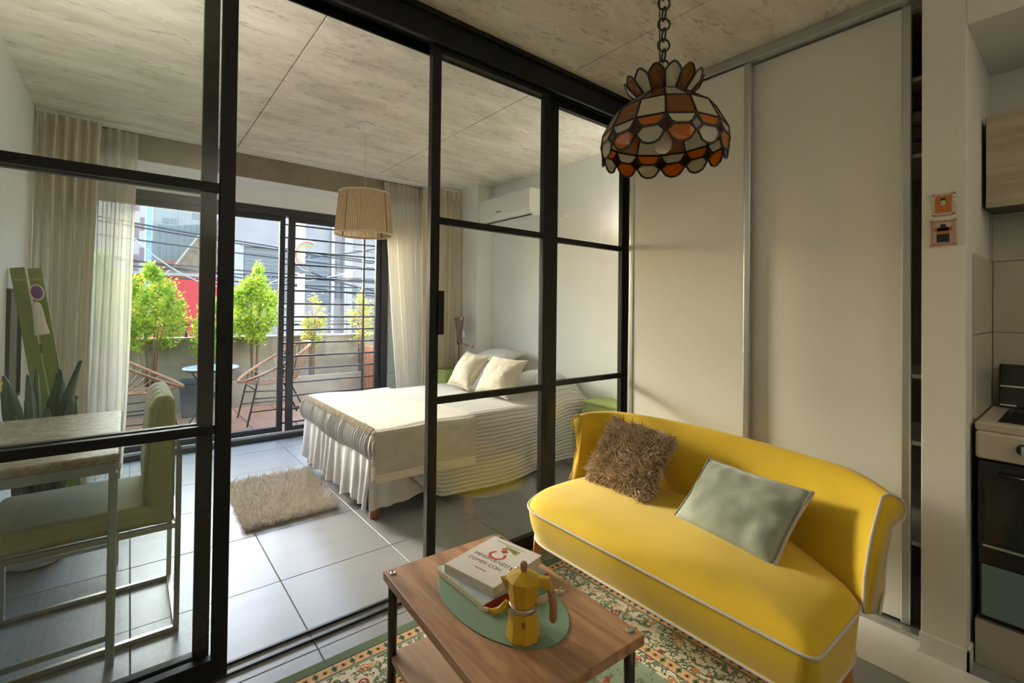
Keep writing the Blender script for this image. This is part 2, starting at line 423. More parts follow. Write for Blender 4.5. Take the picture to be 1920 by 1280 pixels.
# ------------------------------------------------------------------ wardrobe
M_lam = mat('cream_laminate', (.79, .775, .705), .42, var=.02, vscale=1.5)
M_alu = mat('aluminium', (.55, .56, .54), .35, metal=.85)
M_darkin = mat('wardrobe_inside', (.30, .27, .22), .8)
def build_wardrobe():
    t = thing('wardrobe', 'built-in wardrobe with tall cream sliding doors behind the yellow sofa', 'wardrobe', (2.95, 1.22, 0))
    body = MB()
    body.box(3.26, 3.28, .455, 2.02, 0, 2.76); body.box(2.72, 3.26, 2.0, 2.02, 0, 2.76); body.box(2.72, 3.26, .455, .47, 0, 2.76); body.box(2.72, 3.26, .47, 2.0, 2.74, 2.76)
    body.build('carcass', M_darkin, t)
    for z in (.35, .80, 1.10, 2.1, 2.45): MB().box(2.76, 3.26, .47, 2.0, z, z+.018).build('shelf', M_lam, t)
    for nm, x0, y0, y1 in (('sliding_door', 2.640, 1.185, 1.985), ('sliding_door', 2.682, .505, 1.30)):
        d = MB().box(x0, x0+.018, y0+.02, y1-.02, .035, 2.765).build(nm, M_lam, t)
        for ya, yb in ((y0, y0+.034), (y1-.034, y1)):
            e = MB(); e.box(x0-.006, x0+.024, ya, yb, .025, 2.77); e.build('edge_profile', M_alu, d, bevel=.006, seg=3)
    MB().box(2.625, 2.735, .452, 2.02, 2.775, CEIL-.001).build('top_rail', M_alu, t, bevel=.003)
    MB().box(2.628, 2.735, .452, 2.02, .004, .022).build('bottom_rail', M_alu, t, bevel=.003)
    cl = [mat('cloth_%d' % i, c, .9, bump=.3, bscale=40) for i, c in enumerate([(.30, .26, .2), (.16, .15, .13), (.36, .33, .28), (.10, .10, .10)])]
    zz = 2.118
    for i in range(4):
        h = .07
        c = MB(); c.box(2.80, 3.15, .48, .85, zz+.001, zz+h)
        o = tag(c.build('folded_blanket', cl[i], bevel=.025, seg=4), ['brown-grey folded blanket at the bottom of the wardrobe shelf stack', 'dark folded blanket second from the bottom in the wardrobe', 'light taupe folded blanket under the top one in the wardrobe', 'black folded blanket on top of the wardrobe stack'][i], 'blanket', 'folded blankets on the wardrobe shelf')
        rebase(o, (2.97, .66, zz)); zz += h+.002
build_wardrobe()

# ------------------------------------------------------------------ wall pictures on the stub
def build_pictures():
    pk = mat('pink_frame', (.50, .25, .20), .6); cr = mat('cream_frame', (.62, .52, .36), .6); og = mat('picture_orange', (.46, .16, .04), .7)
    lp = mat('picture_pale', (.62, .55, .42), .7); bk = mat('picture_black', (.02, .018, .016), .7); pl = mat('picture_rose', (.42, .22, .19), .7)
    X = 2.56
    t = thing('stamp_picture', 'small orange picture with scalloped cream edge, above the other picture on the wall end', 'picture', (X, .38, 1.797))
    MB().box(X-.008, X, .349, .411, 1.797, 1.878).build('frame', cr, t, bevel=.002)
    n = 7
    f = MB()
    for i in range(n):
        f.sphere((X-.005, .349+.062*i/(n-1), 1.797), .0055, 8, 6); f.sphere((X-.005, .349+.062*i/(n-1), 1.878), .0055, 8, 6)
        f.sphere((X-.005, .349, 1.797+.081*i/(n-1)), .0055, 8, 6); f.sphere((X-.005, .411, 1.797+.081*i/(n-1)), .0055, 8, 6)
    f.build('scalloped_edge', cr, t, smooth=True)
    p = MB().box(X-.0095, X-.008, .355, .405, 1.803, 1.872).build('print', og, t)
    MB().lathe([(0.0, 0), (.021, .0), (.019, .012), (.010, .026), (.006, .036), (0, .038)], (0, 0, 0), 12).build('print_skirt', pl, p)
    o = p.children[0]; o.data.transform(Matrix.Diagonal((.10, 1, 1, 1))); o.data.transform(Matrix.Translation((-.0098, 0, 1.804-1.797)))
    h = MB().sphere((X-.010, .38, 1.847), .007, 10, 8, (.15, 1, 1)); h.box(X-.0105, X-.0095, .373, .387, 1.833, 1.842); h.build('print_face', lp, p, smooth=True)
    MB().box(X-.011, X-.0095, .372, .388, 1.852, 1.861).build('print_hat', bk, p)
    t = thing('square_picture', 'small pink-framed square picture, below the other picture on the wall end', 'picture', (X, .38, 1.672))
    for y0, y1, z0, z1 in ((.343, .418, 1.672, 1.680), (.343, .418, 1.765, 1.773), (.343, .351, 1.680, 1.765), (.410, .418, 1.680, 1.765)):
        MB().box(X-.011, X, y0, y1, z0, z1).build('frame_bar', pk, t, bevel=.002)
    for y in (.345, .416):
        for z in (1.674, 1.771): MB().sphere((X-.006, y, z), .007, 8, 6).build('frame_corner', pk, t, smooth=True)
    p = MB().box(X-.004, X, .351, .410, 1.680, 1.765).build('print', lp, t)
    MB().box(X-.006, X-.004, .362, .400, 1.684, 1.716).build('print_trousers', bk, p)
    MB().box(X-.006, X-.004, .362, .400, 1.716, 1.745).build('print_shirt', og, p, bevel=.006, seg=3)
    MB().box(X-.006, X-.004, .354, .408, 1.728, 1.744).build('print_sleeves', og, p, bevel=.006, seg=3)
    MB().sphere((X-.005, .381, 1.750), .010, 10, 8, (.12, 1, .8)).build('print_hair', bk, p, smooth=True)
build_pictures()

# ------------------------------------------------------------------ kitchen niche
def build_kitchen():
    wt = mat('wall_tile', (.50, .47, .39), .3, var=.03, vscale=3)
    g = sgroup('wall_kitchen_tiles', (3.0, .2, .98), 'cream wall tiles in the kitchen niche')
    zs = [.965, 1.31, 1.645, 1.86]
    for k in range(3):
        for x0, x1 in ((2.69, 3.19),):
            MB().box(x0+.001, x1-.001, .300, .312, zs[k]+.0015, zs[k+1]-.0015).build('tile', wt, g, bevel=.001, seg=1) if k < 2 else None
        for y0, y1 in ((-.06, .299), (-.42, -.062), (-.78, -.422)):
            MB().box(3.190, 3.2, y0+.001, y1-.001, zs[k]+.0015, zs[k+1]-.0015).build('tile', wt, g, bevel=.001, seg=1)
    pt = mat('plinth_tile', (.42, .39, .32), .4)
    g2 = sgroup('baseboard_kitchen', (2.7, 0, 0), 'tiled plinth under the stove')
    for i in range(4): MB().box(2.645, 3.19, .299-.3*(i+1)+.001, .299-.3*i-.001, 0, .178).build('plinth_tile', pt, g2, bevel=.002, seg=1)
    # stove
    en = mat('stove_enamel', (.60, .54, .43), .35); bl = mat('stove_black', (.012, .012, .012), .18, spec=.6); gl = mat('oven_glass', (.02, .02, .02), .06, spec=.7)
    te = mat('stove_drawer', (.16, .24, .235), .3); ch = mat('chrome', (.7, .7, .7), .15, metal=1)
    t = thing('stove', 'old cream and black gas stove with pale teal drawer in the kitchen niche', 'stove', (2.9, .02, .178))
    y0, y1 = -.26, .29
    MB().box(2.67, 3.18, y0, y1, .18, .93).build('body', bl, t, bevel=.004)
    MB().box(2.64, 3.18, y0-.004, y1+.008, .93, .965).build('hob_top', en, t, bevel=.008)
    MB().box(2.70, 3.10, y0+.04, y1-.05, .958, .968).build('hob_well', bl, t, bevel=.003)
    for bx, by in ((2.80, .12), (2.80, -.12), (3.0, .12), (3.0, -.12)):
        q = MB().lathe([(.045, 0), (.045, .012), (.03, .016), (.03, .022), (0, .022)], (bx, by, .968), 16).build('burner', bl, t, smooth=False)
        r = MB()
        for a in range(4): r.tube([(bx+.09*math.cos(a*math.pi/2), by+.09*math.sin(a*math.pi/2), .97), (bx+.085*math.cos(a*math.pi/2), by+.085*math.sin(a*math.pi/2), .998), (bx+.015*math.cos(a*math.pi/2), by+.015*math.sin(a*math.pi/2), .998)], .005, 6)
        r.build('pan_support', bl, q)
    cp = MB().box(2.632, 2.67, y0, y1+.006, .822, .930).build('control_panel', en, t, bevel=.012, seg=3)
    for i, y in enumerate((.165, .09, .015, -.06, -.135)):
        k = MB().cyl((2.635, y, .882), (2.607, y, .882), .021, .018, 16).build('knob', bl, cp, bevel=.003)
        MB().box(2.604, 2.612, y-.004, y+.004, .866, .898).build('knob_grip', ch, k) if i == 0 else None
    d = MB().box(2.645, 2.675, y0, y1, .475, .812).build('oven_door', bl, t, bevel=.004)
    MB().box(2.641, 2.645, y0+.03, y1-.02, .50, .80).build('oven_window', gl, d)
    MB().box(2.636, 2.646, y0+.01, y1-.015, .478, .487).build('chrome_strip', ch, d)
    MB().cyl((2.625, y0+.06, .772), (2.625, y1-.06, .772), .008, n=10).build('door_handle', bl, d, smooth=True)
    MB().box(2.642, 2.675, y0+.01, y1-.01, .205, .405).build('drawer', te, t, bevel=.004)
    MB().box(2.648, 2.675, y0, y1, .405, .475).build('drawer_gap_strip', bl, t, bevel=.004)
    lid = MB(Matrix.Translation((3.13, .02, .967)) @ Matrix.Rotation(math.radians(9), 4, 'Y'))
    lid.box(-.006, .006, -.26, .255, 0, .20)
    l = lid.build('raised_lid', bl, t, bevel=.012, seg=3)
    s = MB(Matrix.Translation((3.13, .02, .967)) @ Matrix.Rotation(math.radians(9), 4, 'Y'))
    s.box(-.008, -.006, -.255, .25, .095, .101); s.box(-.008, -.006, -.255, .25, .010, .015); s.build('lid_trim', ch, l)
    # upper cabinet
    cw = wood('cabinet_wood', (.50, .43, .32), (.40, .34, .25), (.30, .25, .18), axis=(10, .8, 12), rough=.55)
    ed = mat('cabinet_edge', (.06, .05, .04), .5)
    t = thing('upper_cabinet', 'pale wood-grain wall cabinet above the stove', 'cabinet', (3.08, -.1, 1.866))
    MB().box(2.965, 3.188, -.6, .300, 1.868, 2.27).build('body', ed, t)
    for a, b in ((-.145, .297), (-.59, -.149)): MB().box(2.945, 2.964, a, b, 1.866, 2.272).build('door', cw, t, bevel=.002)
    # worktop beyond the stove
    t = thing('kitchen_base_unit', 'wooden base unit with stone worktop beside the stove', 'cabinet', (2.9, -.7, 0))
    MB().box(2.66, 3.19, -1.2, -.275, .0, .90).build('body', cw, t)
    MB().box(2.63, 3.19, -1.2, -.272, .90, .935).build('worktop', M_slab, t, bevel=.004)
    for a, b in ((-.73, -.28), (-1.19, -.735)): MB().box(2.645, 2.66, a, b, .1, .89).build('door', cw, t, bevel=.002)
build_kitchen()

# ------------------------------------------------------------------ curtains and rail
M_drape = mat('drape_linen', (.78, .715, .58), .9, var=.08, vscale=90, vstretch=(1, 1, .15), trans=.25)
M_sheer = mat('sheer_voile', (.80, .77, .68), .9, trans=.5, alpha=.72)
def curtain(name, label, x0t, x1t, x0b, x1b, y0, folds, amp, m, seed, ztop=2.795, zbot=.015):
    r = random.Random(seed); nu, nv = folds*10, 36
    ph = [r.uniform(-.5, .5) for _ in range(folds+2)]; am = [r.uniform(.6, 1.25) for _ in range(folds+2)]
    rows = []
    for j in range(nv+1):
        t = j/nv; z = ztop+(zbot-ztop)*(t**1.0); row = []
        a, b = x0t+(x0b-x0t)*t, x1t+(x1b-x1t)*t
        hd = min(1, max(0, (t-.015)/.06))
        for i in range(nu+1):
            u = i/nu; k = u*folds; c = int(k); w = am[c]*(1-(k-c))+am[c+1]*(k-c)
            p = ph[c]*(1-(k-c))+ph[c+1]*(k-c)
            s = math.sin(2*math.pi*k+p*1.2*t); s = math.copysign(abs(s)**.75, s)
            y = y0+amp*w*s*(.55+.45*hd) + .012*math.sin(3*t+u*9)
            x = a+(b-a)*u + .25*amp*w*math.sin(4*math.pi*k+p)*hd + .012*math.sin(5*t+6*u+seed)*t
            row.append((x, y, z))
        rows.append(row)
    t = thing(name, label, 'curtain', ((x0b+x1b)/2, y0, zbot))
    mb = MB(); mb.loft(rows, closed=False); mb.build('cloth', m, t, smooth=True)
    hdr = MB(); hr = [[(p[0], p[1]-.003, z) for p in rows[0]] for z in (ztop, ztop-.075)]
    hdr.loft(hr, closed=False); hdr.build('heading_tape', m, t, smooth=True)
    return t
def build_curtains():
    r = thing('curtain_rail', 'white double curtain rail screwed under the concrete ceiling', 'curtain rail', (1.3, 4.9, 2.80))
    for y in (4.862, 4.925): MB().box(-.555, 3.105, y-.012, y+.012, CEIL-.028, CEIL-.001).build('track', M_rail, r, bevel=.003)
    MB().box(-.555, 3.105, 4.862, 4.925, CEIL-.008, CEIL-.001).build('mounting_plate', M_rail, r)
    curtain('curtain', 'beige linen drape hanging against the left wall', -.545, -.19, -.55, -.235, 4.835, 6, .060, M_drape, 3)
    curtain('curtain', 'sheer cream curtain next to the beige drape on the left wall side', -.24, .035, -.26, -.025, 4.945, 5, .036, M_sheer, 5)
    curtain('curtain', 'sheer cream curtain in front of the glass blocks by the bed', 2.17, 2.66, 2.40, 2.72, 4.945, 8, .036, M_sheer, 8)
    curtain('curtain', 'beige linen drape hanging beside the white pilaster', 2.60, 3.085, 2.62, 3.09, 4.835, 7, .060, M_drape, 11)
build_curtains()

# ------------------------------------------------------------------ air conditioner and socket
def build_ac():
    w = mat('ac_white', (.82, .82, .78), .35); dk = mat('ac_slot', (.03, .03, .03), .6)
    t = thing('air_conditioner', 'white split air conditioner on the bedroom wall beside the pilaster', 'air conditioner', (3.32, 4.04, 2.36))
    prof = [(3.318, 2.37), (3.318, 2.64), (3.15, 2.64), (3.125, 2.62), (3.118, 2.44), (3.15, 2.385), (3.22, 2.362)]
    MB().prism([(x, 3.585, z) for x, z in prof], (0, .892, 0)).build('case', w, t, bevel=.012, seg=3)
    MB(Matrix.Translation((3.131, 0, 2.407)) @ Matrix.Rotation(math.radians(-30), 4, 'Y')).box(-.004, .003, 3.62, 4.44, -.03, .026).build('louvre', w, t, bevel=.002)
    MB().box(3.17, 3.186, 3.62, 4.44, 2.364, 2.372).build('air_slot', dk, t)
    MB().box(3.1165, 3.1195, 4.05, 4.14, 2.456, 2.466).build('badge', dk, t)
    t = thing('wall_socket', 'white wall socket with plugged lead beside the air conditioner', 'socket', (3.32, 3.25, 2.29))
    MB().box(3.308, 3.32, 3.20, 3.31, 2.285, 2.345).build('plate', w, t, bevel=.004)
    MB().box(3.29, 3.308, 3.25, 3.29, 2.30, 2.33).build('plug', w, t, bevel=.005)
    MB().tube([(3.295, 3.29, 2.315), (3.29, 3.36, 2.31), (3.30, 3.46, 2.34), (3.305, 3.56, 2.38)], .005, 6).build('lead', w, t, smooth=True)
build_ac()

# ------------------------------------------------------------------ woven pendant
def build_pendant():
    x, y = 1.42, 3.60
    wh = mat('lamp_white', (.78, .77, .74), .4); bg = mat('pendant_thread', (.82, .66, .44), .85, var=.3, vscale=30, vstretch=(6, 6, .3), trans=.35, alpha=.93)
    rim = mat('pendant_rim', (.66, .55, .40), .7)
    t = thing('pendant_lamp', 'beige threaded drum pendant lamp hanging over the bed foot', 'lamp', (x, y, 1.96))
    MB().lathe([(.012, 0), (.03, .012), (.063, .052), (.066, .06), (0, .06)], (x, y, CEIL-.062), 24).build('ceiling_rose', wh, t, smooth=True)
    MB().cyl((x, y, 2.27), (x, y, CEIL-.05), .0022, n=6).build('flex', rim, t)
    sh = MB(); n = 96
    zt, zb, rt, rb = 2.285, 1.965, .190, .218
    sh.lathe([(rb, zb), (rt, zt)], (x, y, 0), n, False, False); s = sh.build('shade', bg, t, smooth=True)
    th = MB()
    for i in range(72):
        a = 2*math.pi*i/72
        th.cyl((x+(rb+.001)*math.cos(a), y+(rb+.001)*math.sin(a), zb), (x+(rt+.001)*math.cos(a), y+(rt+.001)*math.sin(a), zt), .0028, n=5, caps=False)
    o = th.build('threads', bg, s, smooth=True); o['kind'] = 'stuff'
    for r_, z in ((rb, zb), (rt, zt)):
        MB().tube([(x+r_*math.cos(2*math.pi*i/48), y+r_*math.sin(2*math.pi*i/48), z) for i in range(48)], .0075, 8, True).build('rim', rim, t, smooth=True)
    for i in range(4):
        a = .5+math.pi/2*i
        MB().cyl((x+(rb-.002)*math.cos(a), y+(rb-.002)*math.sin(a), zb), (x+(rt-.002)*math.cos(a), y+(rt-.002)*math.sin(a), zt), .004, n=6).build('frame_wire', M_black, t)
    MB().cyl((x, y, 2.20), (x, y, 2.275), .02, n=14).build('lamp_holder', wh, t, smooth=True)
    MB().sphere((x, y, 2.155), .04, 14, 10).build('bulb', wh, t, smooth=True)
    for i in range(3):
        a = 2*math.pi*i/3
        MB().cyl((x, y, 2.265), (x+rt*math.cos(a), y+rt*math.sin(a), 2.283), .003, n=6).build('spider_arm', rim, t)
build_pendant()

# ------------------------------------------------------------------ bed
def uvgrid(fn, nu, nv, uvfn):
    """surface from fn(u,v) -> point; carries a uv map in metres"""
    mb = MB(); mb.uv = []
    rows = []
    for j in range(nv+1):
        rows.append([fn(i/nu, j/nv) for i in range(nu+1)]); mb.uv += [uvfn(i/nu, j/nv) for i in range(nu+1)]
    mb.loft(rows, closed=False); return mb
def ribbed(name, col, freq, depth=.5, rough=.9, dark=.55, wob=.4):
    if name in MATS: return MATS[name]
    m = bpy.data.materials.new(name); m.use_nodes = True; MATS[name] = m
    nt, N, L, P = nodes_of(m); P.inputs['Roughness'].default_value = rough; P.inputs['Specular IOR Level'].default_value = .2
    tc = N.new('ShaderNodeTexCoord'); sep = N.new('ShaderNodeSeparateXYZ'); L.new(tc.outputs['UV'], sep.inputs[0])
    nz = N.new('ShaderNodeTexNoise'); nz.inputs['Scale'].default_value = 9; nz.inputs['Detail'].default_value = 3; L.new(tc.outputs['UV'], nz.inputs[0])
    a = N.new('ShaderNodeMath'); a.operation = 'MULTIPLY_ADD'; a.inputs[1].default_value = freq; L.new(sep.outputs[1], a.inputs[0])
    w = N.new('ShaderNodeMath'); w.operation = 'MULTIPLY'; w.inputs[1].default_value = wob*3; L.new(nz.outputs['Fac'], w.inputs[0]); L.new(w.outputs[0], a.inputs[2])
    s = N.new('ShaderNodeMath'); s.operation = 'SINE'; L.new(a.outputs[0], s.inputs[0])
    ab = N.new('ShaderNodeMath'); ab.operation = 'ABSOLUTE'; L.new(s.outputs[0], ab.inputs[0])
    bp = N.new('ShaderNodeBump'); bp.inputs['Strength'].default_value = depth; bp.inputs['Distance'].default_value = .012
    L.new(ab.outputs[0], bp.inputs['Height']); L.new(bp.outputs[0], P.inputs['Normal'])
    r = N.new('ShaderNodeValToRGB'); r.color_ramp.elements[0].position = .02; r.color_ramp.elements[1].position = .22
    r.color_ramp.elements[0].color = tuple(c*dark for c in col)+(1,); r.color_ramp.elements[1].color = (*col, 1)
    L.new(ab.outputs[0], r.inputs[0]); L.new(r.outputs[0], P.inputs['Base Color'])
    return m
M_spread = ribbed('ribbed_spread', (.56, .55, .54), 105, .65, dark=.55)
M_white = mat('white_cotton', (.66, .64, .63), .9, var=.04, vscale=8, bump=.12, bscale=50)
M_cream = mat('cream_cotton', (.60, .545, .43), .9, var=.10, vscale=22, vstretch=(1, 6, 1), bump=.35, bscale=26)
M_throw = mat('throw_wool', (.56, .525, .455), .95, var=.10, vscale=14, bump=.25, bscale=220, sheen=.2)
M_throwband = mat('throw_band', (.72, .67, .55), .95, bump=.2, bscale=220)
M_legwood = mat('turned_wood', (.30, .085, .025), .35, var=.3, vscale=8, coat=.3)
def smooth(a, b, x):
    t = min(1, max(0, (x-a)/(b-a))); return t*t*(3-2*t)
BX0, BX1, BY0, BY1, BZ = 1.245, 3.30, 2.955, 4.455, .605
def bed_top(x, y):
    # sheet height: crowned mattress, two pillow humps at the head
    z = BZ - .012 + .010*math.sin(3.1*x+1)*math.sin(2.3*y)
    hump = smooth(2.78, 3.05, x)*(1-.35*smooth(3.12, 3.30, x))
    side = .55+.45*abs(math.sin((y-2.93)/.77*math.pi))
    edge = smooth(2.93, 3.12, y)*(1-smooth(4.30, 4.48, y))
    z += .235*hump*side*edge
    return z
def build_bed():
    b = thing('double_bed', 'double bed with turned wooden feet and a gathered white valance', 'bed', (2.27, 3.7, 0))
    MB().box(BX0+.02, BX1, BY0+.03, BY1-.02, .16, .36).build('base', M_white, b, bevel=.02)
    MB().box(BX0+.01, BX1, BY0+.015, BY1-.01, .361, BZ-.025).build('mattress', M_white, b, bevel=.05, seg=4)
    for x, y in ((1.285, 3.01), (1.285, 4.40), (3.13, 3.01), (3.13, 4.40), (2.2, 3.01)):
        MB().lathe([(.026, 0), (.033, .006), (.035, .02), (.031, .035), (.036, .06), (.040, .10), (.040, .165)], (x, y, 0), 20).build('foot', M_legwood, b, smooth=True)
    # valance: foot end, near side
    def ruff(s, z): return .016*math.sin(s*46+2*math.sin(s*7)) * (.35+.65*(1-z)) + .012*math.sin(s*17+1)*(1-z)
    L1 = BY1-BY0
    def foot(u, v):
        s = u*L1; zt, zb = .405, .075+.012*math.sin(s*9)+.012*math.sin(s*23)
        z = zb+(zt-zb)*v
        return (BX0-.012-ruff(s, v)-.02*(1-v), BY0+.0+s, z)
    uvgrid(foot, 150, 10, lambda u, v: (u, v)).build('valance_foot', M_white, b, smooth=True)
    def side(u, v):
        s = u*(BX1-BX0+.02); zt, zb = .405, .072+.10*smooth(.15, .6, s)+.012*math.sin(s*8+1)
        z = zb+(zt-zb)*v
        return (BX0-.03+s, BY0-.005-ruff(s, v)*.6-.01*(1-v), z)
    uvgrid(side, 160, 10, lambda u, v: (u, v)).build('valance_side', M_white, b, smooth=True)
    # bedspread
    sp = thing('bedspread', 'white ribbed bedspread draped over the bed down to the floor side', 'bedspread', (2.27, 3.7, .36))
    # cross-section: near hem -> over the top -> far side
    def low(x): # hem height of the near side
        return .058 + .30*(1-smooth(1.30, 1.75, x)) + .035*smooth(2.55, 3.2, x) + .02*math.sin(x*5)
    def main(u, v):
        x = BX0+.005+u*(BX1-BX0-.01)
        if v < .32:                      # near hang, from the hem up
            t = v/.32; z0 = low(x); zt = bed_top(x, BY0+.05)-.01
            z = z0+(zt-z0)*t
            y = BY0-.035 - .030*(1-t) + .014*math.sin(x*9+2)*(1-t) + .05*smooth(.80, 1, t)*0
            k = smooth(.86, 1.0, t)
            return (x, y+.03*k, z)
        t = (v-.32)/.68
        y = BY0-.005+t*(BY1-BY0+.01)
        z = bed_top(x, y)
        e = min(1, t/.035); z -= .028*(1-e)**2
        f = smooth(.965, 1, t); z -= .30*f
        return (x, y+.03*f, z)
    uvgrid(main, 120, 110, lambda u, v: (u*2.05, (v/.32*.55 if v < .32 else .55+(v-.32)/.68*1.5))).build('main_cloth', M_spread, sp, smooth=True)
    Lf = BY1-BY0+.02
    def fold(u, v):
        s_ = -.17+u*(Lf+.17); z = .392+.012*math.sin(s_*6)+(BZ-.012-.392)*v
        bul = .040*math.sin(math.pi*min(1, v*1.05))**.7
        pl = .0085*math.sin(s_*2*math.pi/.034+1.5*math.sin(s_*19))*(.4+.6*math.sin(math.pi*v))
        top = .035*smooth(.85, 1, v)
        off = bul+pl-top
        if s_ >= .03: return (BX0-.012-off, BY0-.03+s_, z)
        if s_ >= -.03:                                   # round the near corner
            a = (s_+.03)/.06*math.pi/2
            cx_, cy_ = BX0+.026, BY0+.0; r_ = .038+off
            return (cx_-r_*math.sin(a), cy_-r_*math.cos(a), z)
        return (BX0+.026-(s_+.03), BY0-.038-off*.6, z-.05*smooth(.03, .14, -s_)*(1-v))
    uvgrid(fold, 460, 14, lambda u, v: (v*.25, u*1.69)).build('foot_fold', M_spread, sp, smooth=True)
    # throw
    th = thing('throw_blanket', 'beige wool throw with knotted fringe across the foot of the bed', 'blanket', (1.62, 3.6, .3))
    X0, X1 = 1.225, 1.99
    def tw(u, v):
        x = X0+u*(X1-X0)+.02*math.sin(v*7)*u
        if v < .22:
            t = v/.22; z0 = .275-.02*u; zt = BZ+.004
            z = z0+(zt-z0)*t; y = BY0-.078 - .006*(1-t) + .010*math.sin(x*8+1)*(1-t) + .022*smooth(.85, 1, t)
            return (x, y, z)
        t = (v-.22)/.78; y = BY0-.056+t*(BY1-BY0+.0)
        z = max(bed_top(x, y), BZ-.02)+.014+.006*math.sin(x*11+y*4)*math.sin(y*6)
        z -= .018*(1-min(1, t/.04))**2
        z -= .016*(1-smooth(0, .04, u))
        return (x, y, z)
    o = uvgrid(tw, 50, 90, lambda u, v: (u, v)); o.build('cloth', M_throw, th, smooth=True)
    def band(u, v):
        p = tw(u, .22*.17*v); return (p[0], p[1]-.004, p[2])
    uvgrid(band, 40, 4, lambda u, v: (u, v)).build('border_band', M_throwband, th, smooth=True)
    fr = MB()
    for k in range(64):
        y = BY0-.04+k*(BY1-BY0)/64; z = BZ-.004; x = X0+.004
        pts = [(x+.01, y, z+.012), (x-.012, y+random.uniform(-.006, .006), z+.004), (x-.030, y+random.uniform(-.012, .012), z-.022)]
        fr.tube(pts, [.005, .006, .003], 5)
    for k in range(26):
        z = .30+k*.012; fr.tube([(X0+.004, BY0-.075, z), (X0-.012, BY0-.078, z-.004), (X0-.020, BY0-.08, z-.014)], [.003, .003, .002], 4)
    o = fr.build('fringe', mat('fringe_wool', (.52, .46, .36), .95), th, smooth=True); o['kind'] = 'stuff'
build_bed()

def pillow_mesh(bl, br, tr, tl, th, n=22, pinch=.05, p=2.6, wr=.006, seed=0, flat=.0):
    bl, br, tr, tl = map(Vector, (bl, br, tr, tl))
    nrm = ((br-bl)+(tr-tl)).cross((tl-bl)+(tr-br)).normalized()
    mb = MB(); top = []; bot = []
    cen = (bl+br+tr+tl)/4
    for j in range(n+1):
        v = j/n; rt, rb = [], []
        for i in range(n+1):
            u = i/n; a, b = 2*u-1, 2*v-1
            q = bl*(1-u)*(1-v)+br*u*(1-v)+tr*u*v+tl*(1-u)*v
            pu = pinch*(1-abs(b)**2)*abs(a)**3*(1 if a > 0 else -1); pv = pinch*(1-abs(a)**2)*abs(b)**3*(1 if b > 0 else -1)
            q = q-(br-bl)*pu*.5-(tl-bl)*pv*.5
            h = th*.5*((max(0, 1-abs(a)**p)*max(0, 1-abs(b)**p))**.55)
            w = wr*mnoise.noise((q+Vector((seed*3.1, 0, 0)))*9.0)+wr*.6*mnoise.noise((q+Vector((0, seed, 0)))*22.0)
            e = min(1, h/(th*.2)); rt.append(q+nrm*(h+w*e)); rb.append(q-nrm*(h*(1-flat)-w*e*.5))
        top.append(rt); bot.append(rb)
    mb.loft(top, closed=False)
    mb.loft([list(reversed(r)) for r in bot], closed=False)
    return mb, nrm
def weld(o, d=.0005):
    bm = bmesh.new(); bm.from_mesh(o.data); bmesh.ops.remove_doubles(bm, verts=bm.verts, dist=d); bm.to_mesh(o.data); bm.free()
    o.data.polygons.foreach_set('use_smooth', [True]*len(o.data.polygons))
def seam(mb, bl, br, tr, tl, r, pinch=.05, n=22, n_=6):
    pass
def edge_points(bl, br, tr, tl, pinch, n=22):
    bl, br, tr, tl = map(Vector, (bl, br, tr, tl)); out = []
    for (u0, v0, u1, v1) in ((0, 0, 1, 0), (1, 0, 1, 1), (1, 1, 0, 1), (0, 1, 0, 0)):
        for k in range(n):
            t = k/n; u, v = u0+(u1-u0)*t, v0+(v1-v0)*t; a, b = 2*u-1, 2*v-1
            q = bl*(1-u)*(1-v)+br*u*(1-v)+tr*u*v+tl*(1-u)*v
            pu = pinch*(1-abs(b)**2)*abs(a)**3*(1 if a > 0 else -1); pv = pinch*(1-abs(a)**2)*abs(b)**3*(1 if b > 0 else -1)
            out.append(q-(br-bl)*pu*.5-(tl-bl)*pv*.5)
    return out
def build_bed_pillows():
    def pil(label, c, th, m, seed, pinch=.10, piping=None, wr=.012):
        mb, nrm = pillow_mesh(*c, th, pinch=pinch, wr=wr, seed=seed, p=2.2)
        loc = (Vector(c[0])+Vector(c[1]))/2
        t = thing('bed_cushion' if piping else 'pillow', label, 'pillow', loc, )
        o = mb.build('cover', m, t, smooth=True); weld(o)
        MB().tube(edge_points(*c, pinch), .004, 6, True).build('seam', m, t, smooth=True)
        return t
    z = BZ+.03
    pil('crumpled cream cushion leaning on the pillows on the side nearer the curtains', [(2.50, 4.10, z), (2.46, 3.66, z), (2.72, 3.70, z+.30), (2.76, 4.14, z+.32)], .17, M_cream, 1, piping=1)
    pil('crumpled cream cushion leaning in front of the other cushion on the bed', [(2.50, 3.62, z-.005), (2.50, 3.13, z-.005), (2.77, 3.18, z+.30), (2.74, 3.66, z+.31)], .18, M_cream, 4, piping=1)
    pil('white pillow at the head of the bed under the pilaster', [(2.98, 4.38, z+.22), (2.95, 3.75, z+.22), (3.26, 3.75, z+.30), (3.27, 4.40, z+.30)], .12, M_white, 6, wr=.006)
build_bed_pillows()

